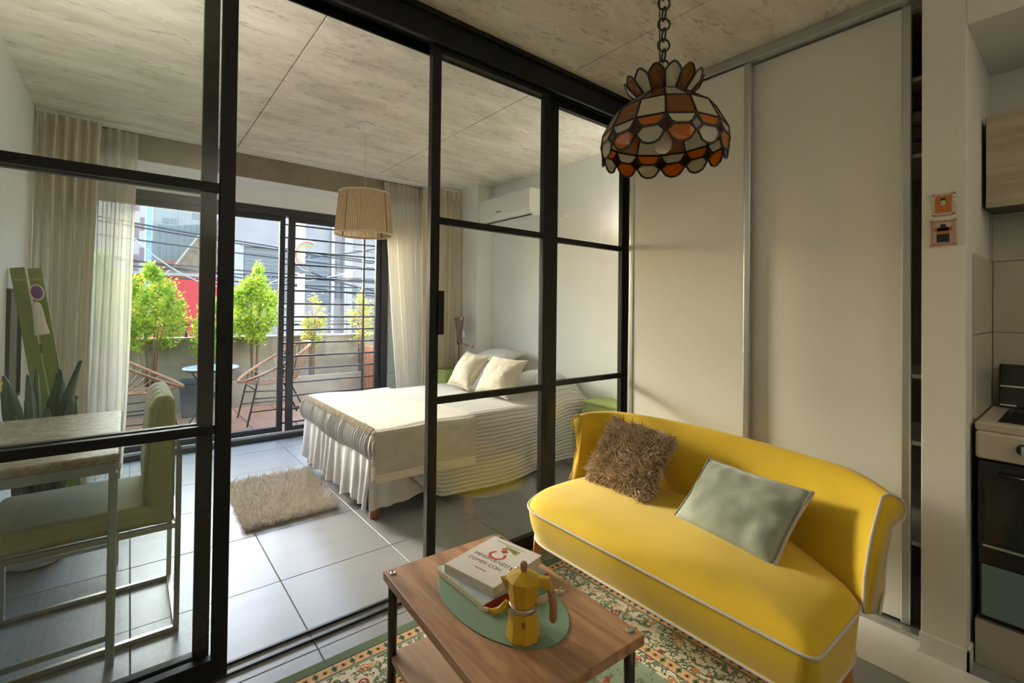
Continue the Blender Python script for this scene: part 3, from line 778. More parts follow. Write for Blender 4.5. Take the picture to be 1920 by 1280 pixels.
# ------------------------------------------------------------------ night stands
M_green = mat('green_paint', (.30, .37, .085), .45, var=.05, vscale=3)
def build_nightstands():
    def ns(label, x0, x1, y0, y1, z):
        t = thing('nightstand', label, 'nightstand', ((x0+x1)/2, (y0+y1)/2, 0), 'green nightstands')
        b = MB(); b.box(x0, x1, y0, y0+.02, .0, z-.02); b.box(x0, x1, y1-.02, y1, .0, z-.02); b.box(x1-.015, x1, y0+.02, y1-.02, .05, z-.02); b.box(x0, x1-.015, y0+.02, y1-.02, .05, .07)
        b.build('body', M_green, t, bevel=.002)
        MB().box(x0-.004, x1, y0-.006, y1+.006, z-.02, z).build('top', M_green, t, bevel=.003)
        d = MB().box(x0-.002, x0+.016, y0+.024, y1-.024, z-.21, z-.026).build('drawer', M_green, t, bevel=.002)
        MB().sphere((x0-.014, (y0+y1)/2, z-.12), .013, 10, 8).build('knob', M_alu, d, smooth=True)
    ns('green painted nightstand between the bed and the wardrobe wall', 3.03, 3.31, 2.41, 2.76, .62)
    ns('green painted nightstand behind the bed by the drape', 2.72, 3.08, 4.49, 4.74, .705)
    # bead-topped lamp on the far nightstand
    br = mat('brown_glass', (.22, .17, .12), .3, trans=.3); pu = mat('purple_bead', (.12, .05, .20), .3); pk = mat('pink_plastic', (.62, .13, .17), .4); dk = mat('dark_bead', (.03, .02, .03), .3)
    x, y, z = 2.955, 4.60, .705
    t = thing('bead_lamp', 'small brown lamp with purple bead top and tassel on the far nightstand', 'lamp', (x, y, z))
    MB().lathe([(.05, 0), (.05, .012), (.012, .02), (.008, .30), (.012, .30)], (x, y, z), 16).build('stem', br, t, smooth=True)
    MB().lathe([(.028, 0), (.03, .10), (.045, .20), (.055, .27)], (x, y, z+.29), 14, True, False).build('shade', br, t, smooth=True)
    for k in range(14):
        a = k*2.4; r = .02+.035*((k*37) % 10)/10
        MB().sphere((x+r*math.cos(a), y+r*math.sin(a), z+.555+.012*(k % 3)), .016, 8, 6).build('bead', (pu, dk, M_white, pk)[k % 4], t, smooth=True)
    MB().lathe([(.02, 0), (.018, .03), (.006, .085), (0, .09)], (x+.02, y-.06, z+.36), 10).build('tassel', M_white, t, smooth=True)
    MB().tube([(x, y-.01, z+.29), (x-.035, y-.03, z+.285)], .012, 8).build('switch', dk, t, smooth=True)
    t = thing('pink_glasses', 'pink plastic spectacles resting on the bead lamp', 'glasses', (x+.05, y-.06, z+.24))
    def ring(cx, cy, cz): return [(cx+.01*math.cos(a), cy+.030*math.cos(a), cz+.012*math.sin(a)-.014*math.cos(a)) for a in [2*math.pi*i/16 for i in range(16)]]
    MB().tube([(p[0], p[1], p[2]) for p in ring(x+.05, y-.07, z+.27)], .0045, 6, True).build('lens_rim', pk, t, smooth=True)
    MB().tube([(p[0], p[1], p[2]) for p in ring(x+.10, y-.13, z+.255)], .0045, 6, True).build('lens_rim', pk, t, smooth=True)
    MB().tube([(x+.05, y-.09, z+.275), (x+.08, y-.105, z+.268)], .004, 6).build('bridge', pk, t, smooth=True)
    MB().tube([(x+.02, y-.04, z+.292), (x+.05, y-.045, z+.276)], .005, 6).build('temple', pk, t, smooth=True)
build_nightstands()

# ------------------------------------------------------------------ strand surfaces (fur, shag)
def strands(name, roots, dirs, lens, width, mat_, parent, curl=.25, segs=2):
    """tapered blades, one mesh"""
    n = len(roots); org = np.array(ORG[parent.name]) if parent is not None else np.zeros(3)
    dirs = dirs/np.linalg.norm(dirs, axis=1)[:, None]
    side = np.cross(dirs, rng.normal(size=(n, 3))); side /= np.linalg.norm(side, axis=1)[:, None]
    bend = rng.normal(size=(n, 3))*curl
    V = []; F = []
    for s in range(segs+1):
        t = s/segs
        c = roots + dirs*(lens*t)[:, None] + bend*((t*t)*lens)[:, None]
        w = width*(1-t*.85)
        V += [c-side*w/2, c+side*w/2]
    V = np.stack(V, 1).reshape(-1, 3)-org           # n x 2(segs+1)
    k = 2*(segs+1); base = np.arange(n)[:, None]*k
    quads = np.concatenate([base+np.array([[2*s, 2*s+1, 2*s+3, 2*s+2]]) for s in range(segs)], 1).reshape(-1, 4)
    me = bpy.data.meshes.new(name)
    me.vertices.add(len(V)); me.vertices.foreach_set('co', V.astype(np.float32).ravel())
    me.loops.add(quads.size); me.loops.foreach_set('vertex_index', quads.astype(np.int32).ravel())
    me.polygons.add(len(quads)); me.polygons.foreach_set('loop_start', np.arange(0, quads.size, 4, dtype=np.int32))
    me.update(calc_edges=True)
    o = link(name, me, mat_, parent, smooth=False); o['kind'] = 'stuff'; return o
def island_mat(name, cols, rough=.9, trans=0.0, spec=.2):
    if name in MATS: return MATS[name]
    m = bpy.data.materials.new(name); m.use_nodes = True; MATS[name] = m
    nt, N, L, P = nodes_of(m); P.inputs['Roughness'].default_value = rough; P.inputs['Specular IOR Level'].default_value = spec
    g = N.new('ShaderNodeNewGeometry'); r = N.new('ShaderNodeValToRGB'); e = r.color_ramp.elements
    e[0].position = 0; e[0].color = (*cols[0], 1); e[1].position = 1; e[1].color = (*cols[-1], 1)
    for i, c in enumerate(cols[1:-1]):
        q = e.new((i+1)/(len(cols)-1)); q.color = (*c, 1)
    L.new(g.outputs['Random Per Island'], r.inputs[0]); L.new(r.outputs[0], P.inputs['Base Color'])
    if trans:
        out = N['Material Output']; tr = N.new('ShaderNodeBsdfTranslucent'); mx = N.new('ShaderNodeMixShader'); mx.inputs[0].default_value = trans
        L.new(r.outputs[0], tr.inputs[0]); L.new(P.outputs[0], mx.inputs[1]); L.new(tr.outputs[0], mx.inputs[2]); L.new(mx.outputs[0], out.inputs[0])
    return m
def build_shag():
    t = thing('shag_rug', 'cream shaggy rug on the tiles beside the bed foot', 'rug', (.87, 3.74, 0))
    bk = mat('shag_backing', (.36, .29, .20), .95)
    c = [(.572, 3.275), (1.135, 3.285), (1.205, 4.20), (.59, 4.21)]
    MB().prism([(x, y, .001) for x, y in c], (0, 0, .012)).build('backing', bk, t)
    n = 16000
    u = rng.random(n); v = rng.random(n)
    C4 = np.array(c)
    p = (C4[0]*((1-u)*(1-v))[:, None]+C4[1]*(u*(1-v))[:, None]+C4[2]*(u*v)[:, None]+C4[3]*((1-u)*v)[:, None])
    ridge = np.sin((p[:, 0]*1.0+p[:, 1]*.55)*62+np.sin(p[:, 1]*9)*1.5)
    roots = np.column_stack([p, np.full(n, .012)])
    dirs = np.column_stack([rng.normal(0, .45, n)+ridge*.35, rng.normal(0, .45, n)+ridge*.2, np.full(n, 1.0)])
    strands('pile', roots, dirs, .018+.014*(ridge > -.2)+.008*rng.random(n), .0085, island_mat('shag_pile', [(.52, .47, .40), (.70, .65, .57), (.80, .76, .69)]), t, .4)
build_shag()

# ------------------------------------------------------------------ table, chair and plants by the left wall
def build_left_corner():
    st = concrete('mosaic_stone', (.58, .54, .45), (.48, .41, .28), (.34, .20, .09), stretch=(1, 1, 1), scale=9, spots=.9, rough=.22, lo=.44)
    wm = mat('pale_grey_metal', (.42, .46, .44), .35, metal=.3)
    t = thing('side_table', 'speckled stone-topped table on pale grey metal legs against the left wall', 'table', (-.29, 2.85, 0))
    MB().box(-.552, -.018, 2.36, 3.34, .785, .82).build('top', st, t, bevel=.012, seg=4)
    f = MB(); f.box(-.54, -.03, 2.375, 2.40, .745, .784); f.box(-.54, -.03, 3.30, 3.325, .745, .784); f.box(-.055, -.03, 2.40, 3.30, .745, .784); f.box(-.54, -.515, 2.40, 3.30, .745, .784)
    f.build('apron', wm, t, bevel=.003)
    for x, y in ((-.052, 2.375), (-.052, 3.295), (-.54, 2.375), (-.54, 3.295)):
        MB().box(x, x+.028, y, y+.028, .0, .745).build('leg', wm, t, bevel=.004)
    for y in (2.385, 3.30): MB().box(-.515, -.052, y, y+.018, .10, .122).build('stretcher', wm, t, bevel=.003)
    for y in (2.37, 2.405): MB().sphere((-.02, y, .765), .007, 8, 6).build('bolt', M_alu, t, smooth=True)
    # chair
    gv = mat('green_velvet', (.50, .50, .26), .85, var=.12, vscale=6, sheen=.6, bump=.04, bscale=160)
    ch = mat('brushed_steel', (.50, .47, .41), .28, metal=.9)
    t = thing('dining_chair', 'moss green velvet chair with square steel sled frame tucked under the table', 'chair', (-.12, 2.73, 0))
    y0, y1 = 2.475, 2.985; x0, x1 = -.42, .167
    s = .02
    for y in (y0, y1-s):
        q = MB(); q.box(x0, x1, y, y+s, .002, .022); q.build('floor_runner', ch, t, bevel=.002)
        MB().box(x0, x1, y, y+s, .440, .462).build('seat_rail', ch, t, bevel=.002)
        MB().box(x0, x0+s, y, y+s, .022, .440).build('leg', ch, t, bevel=.002)
    MB().box(x1, x1+s, y1-s, y1, .002, .46).build('leg', ch, t, bevel=.002)
    lg = MB(); lg.box(x1, x1+s, y0, y0+s, .002, .77); lg.v[4] = (x1, y0, .835); lg.v[7] = (x1, y0+s, .835); lg.build('leg', ch, t)
    MB().box(x1, x1+s, y0+s, y1-s, .002, .022).build('cross_bar', ch, t, bevel=.002)
    MB().box(x1, x1+s, y0+s, y1-s, .440, .462).build('cross_bar', ch, t, bevel=.002)
    MB().box(x0, x1-.02, y0+.004, y1-.004, .463, .555).build('seat', gv, t, bevel=.03, seg=4)
    # channelled backrest: four padded ribs facing the table
    rr = MB()
    prof = [(.163, .463), (.163, .95), (.158, .985), (.138, 1.012), (.108, 1.002), (.088, .96), (.075, .78), (.07, .61), (.08, .52), (.095, .463)]
    MB().prism([(x, y0+.006, z) for x, z in prof], (0, y1-y0-.012, 0)).build('backrest', gv, t, bevel=.02, seg=4)
    for k in range(4):
        ya = y0+.012+k*.123
        MB().prism([(x-.016 if x < .155 else x-.02, ya+.004, z*.997) for x, z in prof], (0, .113, 0)).build('back_channel', gv, t, bevel=.026, seg=4)
    # snake plant
    wp = mat('white_pot', (.78, .77, .73), .35); so = mat('soil', (.05, .035, .02), .95)
    lf = island_mat('snake_leaf', [(.015, .045, .022), (.03, .075, .035), (.05, .10, .045), (.025, .06, .035)], .4, spec=.5)
    px, py = -.37, 3.60
    t = thing('snake_plant', 'snake plant with stiff dark green leaves in a white pot behind the table', 'plant', (px, py, 0))
    MB().lathe([(.10, 0), (.13, .02), (.155, .28), (.160, .31), (.145, .31), (.14, .27), (0, .265)], (px, py, 0), 32, True, False).build('pot', wp, t, smooth=True)
    MB().lathe([(.142, .285), (0, .287)], (px, py, 0), 24, False, False).build('soil', so, t)
    r = random.Random(5)
    for k in range(17):
        a = r.uniform(0, 6.28); d = r.uniform(.0, .10); h = r.uniform(.50, .82); w = r.uniform(.028, .042); tilt = r.uniform(.02, .16)
        bx, by = px+d*math.cos(a), py+d*math.sin(a); tw = r.uniform(0, 3.14)
        rings = []
        for j in range(9):
            s_ = j/8; z = .27+h*s_; ww = w*(1-.25*abs(s_-.45))*(1 if s_ < .8 else max(.05, (1-s_)/.2)**.6)
            cx, cy = bx+math.cos(a)*tilt*s_*s_*h, by+math.sin(a)*tilt*s_*s_*h
            cx = max(cx, -.53)
            ang = tw+s_*.6; dx, dy = math.cos(ang)*ww, math.sin(ang)*ww; nx, ny = -math.sin(ang)*.008, math.cos(ang)*.008
            rings.append([(max(-.553, cx-dx), cy-dy, z), (max(-.553, cx+nx*1.6), cy+ny*1.6, z), (max(-.553, cx+dx), cy+dy, z), (max(-.553, cx-nx), cy-ny, z)])
        MB().loft(rings, True, True, True).build('leaf', lf, t, smooth=True)
    # flower on the table
    ye = mat('yellow_petal', (.72, .50, .10), .6); pkp = mat('pink_petal', (.70, .35, .38), .6)
    t = thing('flower_vase', 'small vase with yellow and pink flowers on the stone table', 'vase', (-.49, 3.0, .82))
    MB().lathe([(.03, 0), (.038, .03), (.03, .09), (.018, .13), (.022, .15)], (-.49, 3.0, .82), 18, True, False).build('vase', wp, t, smooth=True)
    for (fx, fy, fz), m in (((-.435, 3.02, 1.03), ye), ((-.48, 2.99, 1.075), pkp)):
        MB().tube([(-.49, 3.0, .90), ((fx-.49)/2, (fy+3.0)/2, (fz+.93)/2), (fx, fy, fz)], .003, 5).build('stem', lf, t, smooth=True)
        for k in range(5):
            a = 2*math.pi*k/5
            M = Matrix.Translation((fx, fy, fz)) @ Matrix.Rotation(a, 4, 'X') @ Matrix.Translation((0, 0, .018))
            MB(M).sphere((0, 0, 0), .018, 8, 6, (.25, .6, 1)).build('petal', m, t, smooth=True)
    # green plank unit leaning on the wall
    gp = mat('green_board', (.19, .245, .035), .55, var=.18, vscale=5)
    t = thing('leaning_boards', 'pair of moss green boards leaning on the left wall before the drape', 'boards', (-.24, 4.05, 0))
    th = math.atan2(.147, 1.0); L_ = 1.63
    base = Matrix.Translation((-.252, 4.05, 0)) @ Matrix.Rotation(-th, 4, 'Y')
    for k, x in enumerate((-.068, .006)):
        MB(base).box(x, x+.062, -.012, .012, .012, L_-(.0 if k == 0 else .01)).build('board', gp, t, bevel=.003)
    MB(base).box(-.068, .068, .013, .024, .30, .36).build('batten', gp, t, bevel=.002)
    MB(base).box(-.068, .068, .013, .024, 1.10, 1.16).build('batten', gp, t, bevel=.002)
    MB(base).box(-.006, .006, -.008, .008, .02, 1.10).build('pale_seam', mat('pale_green', (.40, .46, .22), .6), t)
    co = mat('cotton_cord', (.68, .62, .52), .9, bump=.3, bscale=120); pv = mat('violet_felt', (.15, .045, .20), .9)
    t = thing('tassel_charm', 'cream tassel with violet felt heart tied round the green boards', 'ornament', base @ Vector((.02, -.03, 1.20)))
    B2 = base
    MB(B2).tube([(-.072, -.015, 1.56), (-.02, -.017, 1.555), (.0, -.018, 1.55), (.072, -.015, 1.555), (.072, .028, 1.555), (-.072, .028, 1.56)], .002, 5, True).build('string', co, t)
    MB(B2).sphere((.030, -.030, 1.475), .034, 12, 8, (.75, .3, 1.15)).build('felt_heart', pv, t, smooth=True)
    ring = [(.030+.030*math.cos(a), -.030, 1.472+.045*math.sin(a)) for a in [2*math.pi*i/20 for i in range(20)]]
    MB(B2).tube(ring, .005, 6, True).build('cord_loop', co, t, smooth=True)
    rings = [[(.020+.5*r_*math.cos(a)*1.4, -.032+r_*.5*math.sin(a), z) for a in [2*math.pi*i/14 for i in range(14)]] for r_, z in ((.015, 1.415), (.030, 1.395), (.036, 1.35), (.040, 1.29), (.05, 1.225), (.048, 1.215))]
    MB(B2).loft(rings, True, True, True).build('tassel_skirt', co, t, smooth=True)
    # dark framed mirror on the left wall
    mi = mat('dark_mirror', (.012, .028, .022), .12, spec=.6); fr = mat('dark_frame', (.03, .035, .03), .5)
    t = thing('wall_mirror', 'dark narrow framed mirror on the left wall behind the green boards', 'mirror', (-.56, 4.2, .80))
    for a, b, c, d in ((4.0, 4.40, .80, .82), (4.0, 4.40, 1.46, 1.48), (4.0, 4.02, .82, 1.46), (4.38, 4.40, .82, 1.46)): MB().box(-.56, -.542, a, b, c, d).build('frame_bar', fr, t, bevel=.002)
    MB().box(-.56, -.552, 4.02, 4.38, .82, 1.46).build('mirror_glass', mi, t)
build_left_corner()

# ------------------------------------------------------------------ added fill uplights, out of view, to brighten living room and bedroom
def build_fill_uplight(label, x, y, watts, r=1.0):
    t = thing('fill_uplight', label, 'lamp', (x, y, 0), 'added fill uplights')
    MB().lathe([(.13*r, 0), (.13*r, .015), (.02, .03), (0, .03)], (x, y, 0), 32, True, False).build('base', M_black, t, smooth=False)
    MB().cyl((x, y, .02), (x, y, 1.74), .012, n=14).build('pole', M_black, t, smooth=True)
    MB().lathe([(.02*r, 1.72), (.09*r, 1.75), (.15*r, 1.81), (.165*r, 1.86), (.160*r, 1.86), (.145*r, 1.82), (.085*r, 1.765), (0, 1.745)], (x, y, 0), 36, True, False).build('bowl', M_rail, t, smooth=True)
    MB().sphere((x, y, 1.80), .03, 12, 8).build('bulb', mat('bulb_frosted', (.9, .88, .82), .3), t, smooth=True)
    l = bpy.data.lights.new('fill_uplight_spot', 'SPOT'); l.energy = watts; l.color = (1, .93, .83); l.shadow_soft_size = .06; l.spot_size = math.radians(155); l.spot_blend = .6
    o = bpy.data.objects.new('fill_uplight_spot', l); COL.objects.link(o); o.location = (x, y, 1.87); o.rotation_euler = (math.pi, 0, 0)
build_fill_uplight('added black fill uplight by the back wall of the living room', 1.50, -1.95, 22.0)
build_fill_uplight('added black fill uplight in the bedroom corner between glass panel and stone table', -.455, 2.245, 14.0, .62)
build_fill_uplight('added black fill uplight between the near nightstand and the divider wall', 3.10, 2.275, 5.0, .62)

# ------------------------------------------------------------------ persian rug
def rug_material():
    m = bpy.data.materials.new('persian_rug'); m.use_nodes = True
    nt, N, L, P = nodes_of(m); P.inputs['Roughness'].default_value = .95; P.inputs['Specular IOR Level'].default_value = .1
    tc = N.new('ShaderNodeTexCoord'); sp = N.new('ShaderNodeSeparateXYZ'); L.new(tc.outputs['Object'], sp.inputs[0])
    def math_(op, a, b=None, c=None):
        n = N.new('ShaderNodeMath'); n.operation = op
        for i, v in enumerate((a, b, c)):
            if v is None: continue
            if isinstance(v, (int, float)): n.inputs[i].default_value = v
            else: L.new(v, n.inputs[i])
        return n.outputs[0]
    hx, hy = 1.15, .80
    dx = math_('SUBTRACT', hx, math_('ABSOLUTE', sp.outputs[0])); dy = math_('SUBTRACT', hy, math_('ABSOLUTE', sp.outputs[1]))
    d = math_('MINIMUM', dx, dy)                       # distance from the rug edge
    isx = math_('LESS_THAN', dx, dy)                   # nearer a short edge: run along y, else along x
    along = math_('ADD', math_('MULTIPLY', isx, sp.outputs[1]), math_('MULTIPLY', math_('SUBTRACT', 1.0, isx), sp.outputs[0]))
    def ramp(inp, stops, const=True):
        r = N.new('ShaderNodeValToRGB'); e = r.color_ramp.elements
        r.color_ramp.interpolation = 'CONSTANT' if const else 'LINEAR'
        e[0].position, e[0].color = stops[0][0], (*stops[0][1], 1); e[1].position, e[1].color = stops[1][0], (*stops[1][1], 1)
        for p, c in stops[2:]:
            q = e.new(p); q.color = (*c, 1)
        L.new(inp, r.inputs[0]); return r.outputs[0]
    def mix(f, a, b):
        n = N.new('ShaderNodeMix'); n.data_type = 'RGBA'; L.new(f, n.inputs[0])
        for i, v in ((6, a), (7, b)):
            if isinstance(v, tuple): n.inputs[i].default_value = (*v, 1)
            else: L.new(v, n.inputs[i])
        return n.outputs[2]
    G = (.15, .205, .125); GL = (.30, .37, .26); CR = (.74, .68, .52); PE = (.70, .46, .25); RD = (.42, .06, .04); DK = (.035, .045, .05); OR = (.60, .25, .09)
    def vor(scale, dist=False, rnd=1.0):
        v = N.new('ShaderNodeTexVoronoi'); v.inputs['Scale'].default_value = scale; v.inputs['Randomness'].default_value = rnd
        L.new(tc.outputs['Object'], v.inputs[0]); return v
    # floral scatter: small voronoi cells with ringed blossoms
    v1 = vor(17); v2 = vor(52); nz = N.new('ShaderNodeTexNoise'); nz.inputs['Scale'].default_value = 38; nz.inputs['Detail'].default_value = 3; L.new(tc.outputs['Object'], nz.inputs[0])
    sx = N.new('ShaderNodeSeparateColor'); L.new(v1.outputs['Color'], sx.inputs[0])
    petal = ramp(sx.outputs[0], [(0, PE), (.25, RD), (.42, GL), (.62, OR), (.8, G)])
    ringf = ramp(v1.outputs['Distance'], [(0, (1, 1, 1)), (.16, (0, 0, 0)), (.26, (1, 1, 1)), (.36, (0, 0, 0))])
    leaf = ramp(nz.outputs['Fac'], [(0, (0, 0, 0)), (.50, (1, 1, 1)), (.62, (0, 0, 0))])
    s2 = N.new('ShaderNodeSeparateColor'); L.new(v2.outputs['Color'], s2.inputs[0])
    tiny = ramp(v2.outputs['Distance'], [(0, (1, 1, 1)), (.22, (0, 0, 0))])
    tinyc = ramp(s2.outputs[0], [(0, DK), (.3, RD), (.5, G), (.7, PE)])
    def floral(base):
        c = mix(leaf, base, G); c = mix(tiny, c, tinyc); return mix(ringf, c, petal)
    band_main = floral(CR); field = mix(ramp(nz.outputs['Fac'], [(0, (0, 0, 0)), (.57, (1, 1, 1))]), GL, floral(GL))
    # narrow guard bands: lozenges at a regular step
    k = math_('PINGPONG', math_('ADD', along, 10.0), .035)
    def guard_at(mid):
        e = math_('SUBTRACT', d, mid); e2 = math_('MULTIPLY', e, e)
        r1 = math_('ADD', math_('MULTIPLY', k, k), e2)
        k2 = math_('SUBTRACT', .035, k); r2 = math_('ADD', math_('ABSOLUTE', k2), math_('MULTIPLY', math_('ABSOLUTE', e), .6))
        g_ = mix(math_('LESS_THAN', r1, .011**2), PE, OR); g_ = mix(math_('LESS_THAN', r1, .006**2), g_, DK)
        g_ = mix(math_('LESS_THAN', r2, .013), g_, G); g_ = mix(math_('LESS_THAN', r2, .006), g_, DK)
        return mix(math_('MULTIPLY', tiny, .55), g_, tinyc)
    guard = guard_at(.0725); guard2 = guard_at(.282)
    def band(c, col, lo, hi):
        f = math_('MULTIPLY', math_('GREATER_THAN', d, lo), math_('LESS_THAN', d, hi)); return mix(f, c, col)
    c = mix(math_('GREATER_THAN', d, 99.0), GL, GL)
    c = band(c, G, -.1, .045); c = band(c, DK, .045, .050); c = band(c, guard, .050, .095); c = band(c, DK, .095, .099)
    c = band(c, GL, .099, .108); c = band(c, band_main, .108, .255); c = band(c, DK, .255, .259); c = band(c, guard2, .259, .305); c = band(c, DK, .305, .309)
    c = band(c, band_main, .309, .36); c = band(c, field, .36, 9)
    L.new(c, P.inputs['Base Color'])
    b = N.new('ShaderNodeTexNoise'); b.inputs['Scale'].default_value = 420; L.new(tc.outputs['Object'], b.inputs[0])
    bp = N.new('ShaderNodeBump'); bp.inputs['Strength'].default_value = .5; bp.inputs['Distance'].default_value = .003
    L.new(b.outputs['Fac'], bp.inputs['Height']); L.new(bp.outputs[0], P.inputs['Normal'])
    return m
def build_rug():
    o = MB().box(-.355, 1.945, .30, 1.90, .001, .010).build('persian_rug', rug_material(), bevel=.003)
    tag(o, 'green Persian-style rug with floral borders under the coffee table and sofa', 'rug'); rebase(o, (.795, 1.10, 0))
build_rug()

# ------------------------------------------------------------------ coffee table and what stands on it
def build_coffee_table():
    wt = wood('coffee_wood', (.50, .285, .145), (.30, .15, .07), (.10, .048, .022), axis=(9, .9, 9), rough=.45, scale=2.4)
    wl = wood('coffee_shelf_wood', (.52, .34, .20), (.42, .26, .145), (.28, .16, .08), axis=(9, .9, 9), rough=.5, scale=2.0)
    gm = mat('gunmetal_tube', (.055, .05, .048), .3, metal=.7)
    T = .42
    t = thing('coffee_table', 'low wooden coffee table with dark tube legs on the Persian rug', 'coffee table', (1.0, 1.25, .01))
    c = [(.742, 1.652), (1.262, 1.630), (1.216, .848), (.70, .872)]
    MB().prism([(x, y, T-.032) for x, y in reversed(c)], (0, 0, .032)).build('top', wt, t, bevel=.003)
    cen = Vector((.98, 1.25))
    for x, y in c:
        q = cen+(Vector((x, y))-cen)*.905
        MB().cyl((q.x, q.y, .011), (q.x, q.y, T-.032), .0165, n=18).build('leg', gm, t, smooth=True)
        b = cen+(Vector((x, y))-cen)*.905
        MB().lathe([(.011, 0), (.011, .004), (.007, .006), (.0035, .0045), (0, .004)], (b.x, b.y, T), 14).build('bolt', M_alu, t, smooth=False)
    s = [tuple(cen+(Vector(p)-cen)*.93) for p in c]
    MB().prism([(x, y, .105) for x, y in reversed(s)], (0, 0, .025)).build('lower_shelf', wl, t, bevel=.003)
    # oval mat
    gm2 = mat('green_leatherette', (.185, .29, .20), .55, var=.06, vscale=12)
    m = MB(); n = 64; cx, cy = .985, 1.262
    ax = Vector((.131, -.0)); A, B, rot = .172, .280, 0.0
    pts = [(cx+A*math.cos(a)*math.cos(rot)-B*math.sin(a)*math.sin(rot), cy+A*math.cos(a)*math.sin(rot)+B*math.sin(a)*math.cos(rot), T) for a in [2*math.pi*i/n for i in range(n)]]
    o = m.prism(pts, (0, 0, .004)).build('placemat', gm2, bevel=.001)
    tag(o, 'oval sage green placemat on the coffee table', 'placemat'); rebase(o, (cx, cy, T))
    return T
T_TOP = build_coffee_table()
FONT = None
def text_obj(name, s, size, M, m, parent, ext=.0003, align='LEFT'):
    cu = bpy.data.curves.new(name, 'FONT'); cu.body = s; cu.size = size; cu.extrude = ext; cu.align_x = align
    o = bpy.data.objects.new('tmp', cu); COL.objects.link(o)
    bpy.context.view_layer.update()
    dg = bpy.context.evaluated_depsgraph_get(); me = bpy.data.meshes.new_from_object(o.evaluated_get(dg))
    bpy.data.objects.remove(o)
    me.transform(M); me.transform(Matrix.Translation(-ORG[parent.name])); me.name = name
    me.materials.clear()
    return link(name, me, m, parent)
def build_books():
    z0 = T_TOP+.0045
    pg = mat('book_pages', (.68, .60, .46), .85, var=.10, vscale=260, vstretch=(.2, .2, 1))
    wh = mat('book_cover_white', (.70, .65, .61), .5, var=.03, vscale=5); bl = mat('book_cover_blue', (.50, .56, .57), .45, col2=(.36, .44, .46), vscale=7)
    rd = mat('book_spine_red', (.36, .02, .02), .45); gr = mat('print_grey', (.20, .17, .15), .6); ro = mat('print_red', (.55, .07, .03), .5); gn = mat('print_green', (.25, .33, .08), .5); mg = mat('print_maroon', (.30, .03, .05), .5); ol = mat('print_olive', (.22, .15, .06), .5)
    def book(label, c, u, w, h, z, th, cov, spine):
        """c: corner; u: unit along the spine-to-edge width w; h along the perpendicular"""
        u = Vector((u[0], u[1], 0)).normalized(); v = Vector((-u.y, u.x, 0))
        M = Matrix(((u.x, v.x, 0, c[0]), (u.y, v.y, 0, c[1]), (0, 0, 1, z), (0, 0, 0, 1)))
        t = thing('book', label, 'book', (c[0]+u.x*w/2+v.x*h/2, c[1]+u.y*w/2+v.y*h/2, z))
        MB(M).box(.003, w-.003, .003, h-.003, .002, th-.002).build('page_block', pg, t)
        MB(M).box(0, w, 0, h, 0, .002).build('back_cover', cov, t)
        fc = MB(M).box(0, w, 0, h, th-.002, th).build('front_cover', cov, t)
        MB(M).box(-.001, .002, 0, h, 0, th).build('spine', spine, t)
        return t, M, fc
    # lower book: spine with red faces the camera side
    u = Vector((-.01, .29)).normalized()
    t, M, fc = book('pale blue book with red spine, lower of the two on the placemat', (.897, 1.226), (-.03, 1), .285, -.285, z0, .022, bl, rd)
    # upper book: printed white cover
    t2, M2, fc2 = book('white cookery book with a red cup drawing on top of the blue book', (.940, 1.238), (.262, .055), .272, .232, z0+.0225, .030, wh, wh)
    top = z0+.0225+.0301
    # cover lettering reads from the sofa side; it is upside down for the camera
    def place(x, y, ang=0): return M2 @ Matrix.Translation((x, y, .0302)) @ Matrix.Rotation(math.radians(ang), 4, 'Z')
    # text lines run along the long side, seen turned
    text_obj('title', 'COMER CON', .026, place(.088, .205, -90), gr, fc2)
    text_obj('title', 'MINDFULNESS', .026, place(.122, .205, -90), gr, fc2)
    def lines(MM, par, x, y0, y1, w=.004):
        MB(MM).box(x, x+w, y0, y1, .0, .0004).build('small_print', gr, par)
    lines(M2 @ Matrix.Translation((0, 0, .0301)), fc2, .056, .085, .14)
    lines(M2 @ Matrix.Translation((0, 0, .0301)), fc2, .248, .06, .20, .003)
    def shape(pts, m, dz=.0): MB(M2).prism([(x, y, .0301+dz) for x, y in pts], (0, 0, .0004)).build('cover_print', m, fc2)
    # cup: open ring, saucer, striped wedge
    cxp, cyp = .165, .125
    ring = [(cxp+.030*math.cos(a), cyp+.036*math.sin(a)) for a in [math.radians(40+d) for d in range(0, 281, 14)]]
    inn = [(cxp+.019*math.cos(a), cyp+.025*math.sin(a)) for a in [math.radians(320-d) for d in range(0, 281, 14)]]
    q = MB(M2); n = len(ring)
    q.add([(x, y, .0303) for x, y in ring]+[(x, y, .0303) for x, y in reversed(inn)], [(i, i+1, n+i+1, n+i) for i in range(n-1)]); q.build('cover_print', ro, fc2)
    shape([(.190, .118), (.206, .105), (.214, .120), (.198, .136)], mg)
    shape([(.206, .134), (.222, .118), (.230, .132), (.214, .146)], ro)
    shape([(.206, .075), (.236, .070), (.242, .148), (.222, .118)], gn)
    shape([(.213, .085), (.229, .083), (.232, .125), (.222, .110)], ol, .0003)
    lines(M @ Matrix.Translation((0, 0, .0221)), fc, .030, -.20, -.06, .014)
    lines(M @ Matrix.Translation((0, 0, .0221)), fc, .055, -.17, -.08, .006)
build_books()

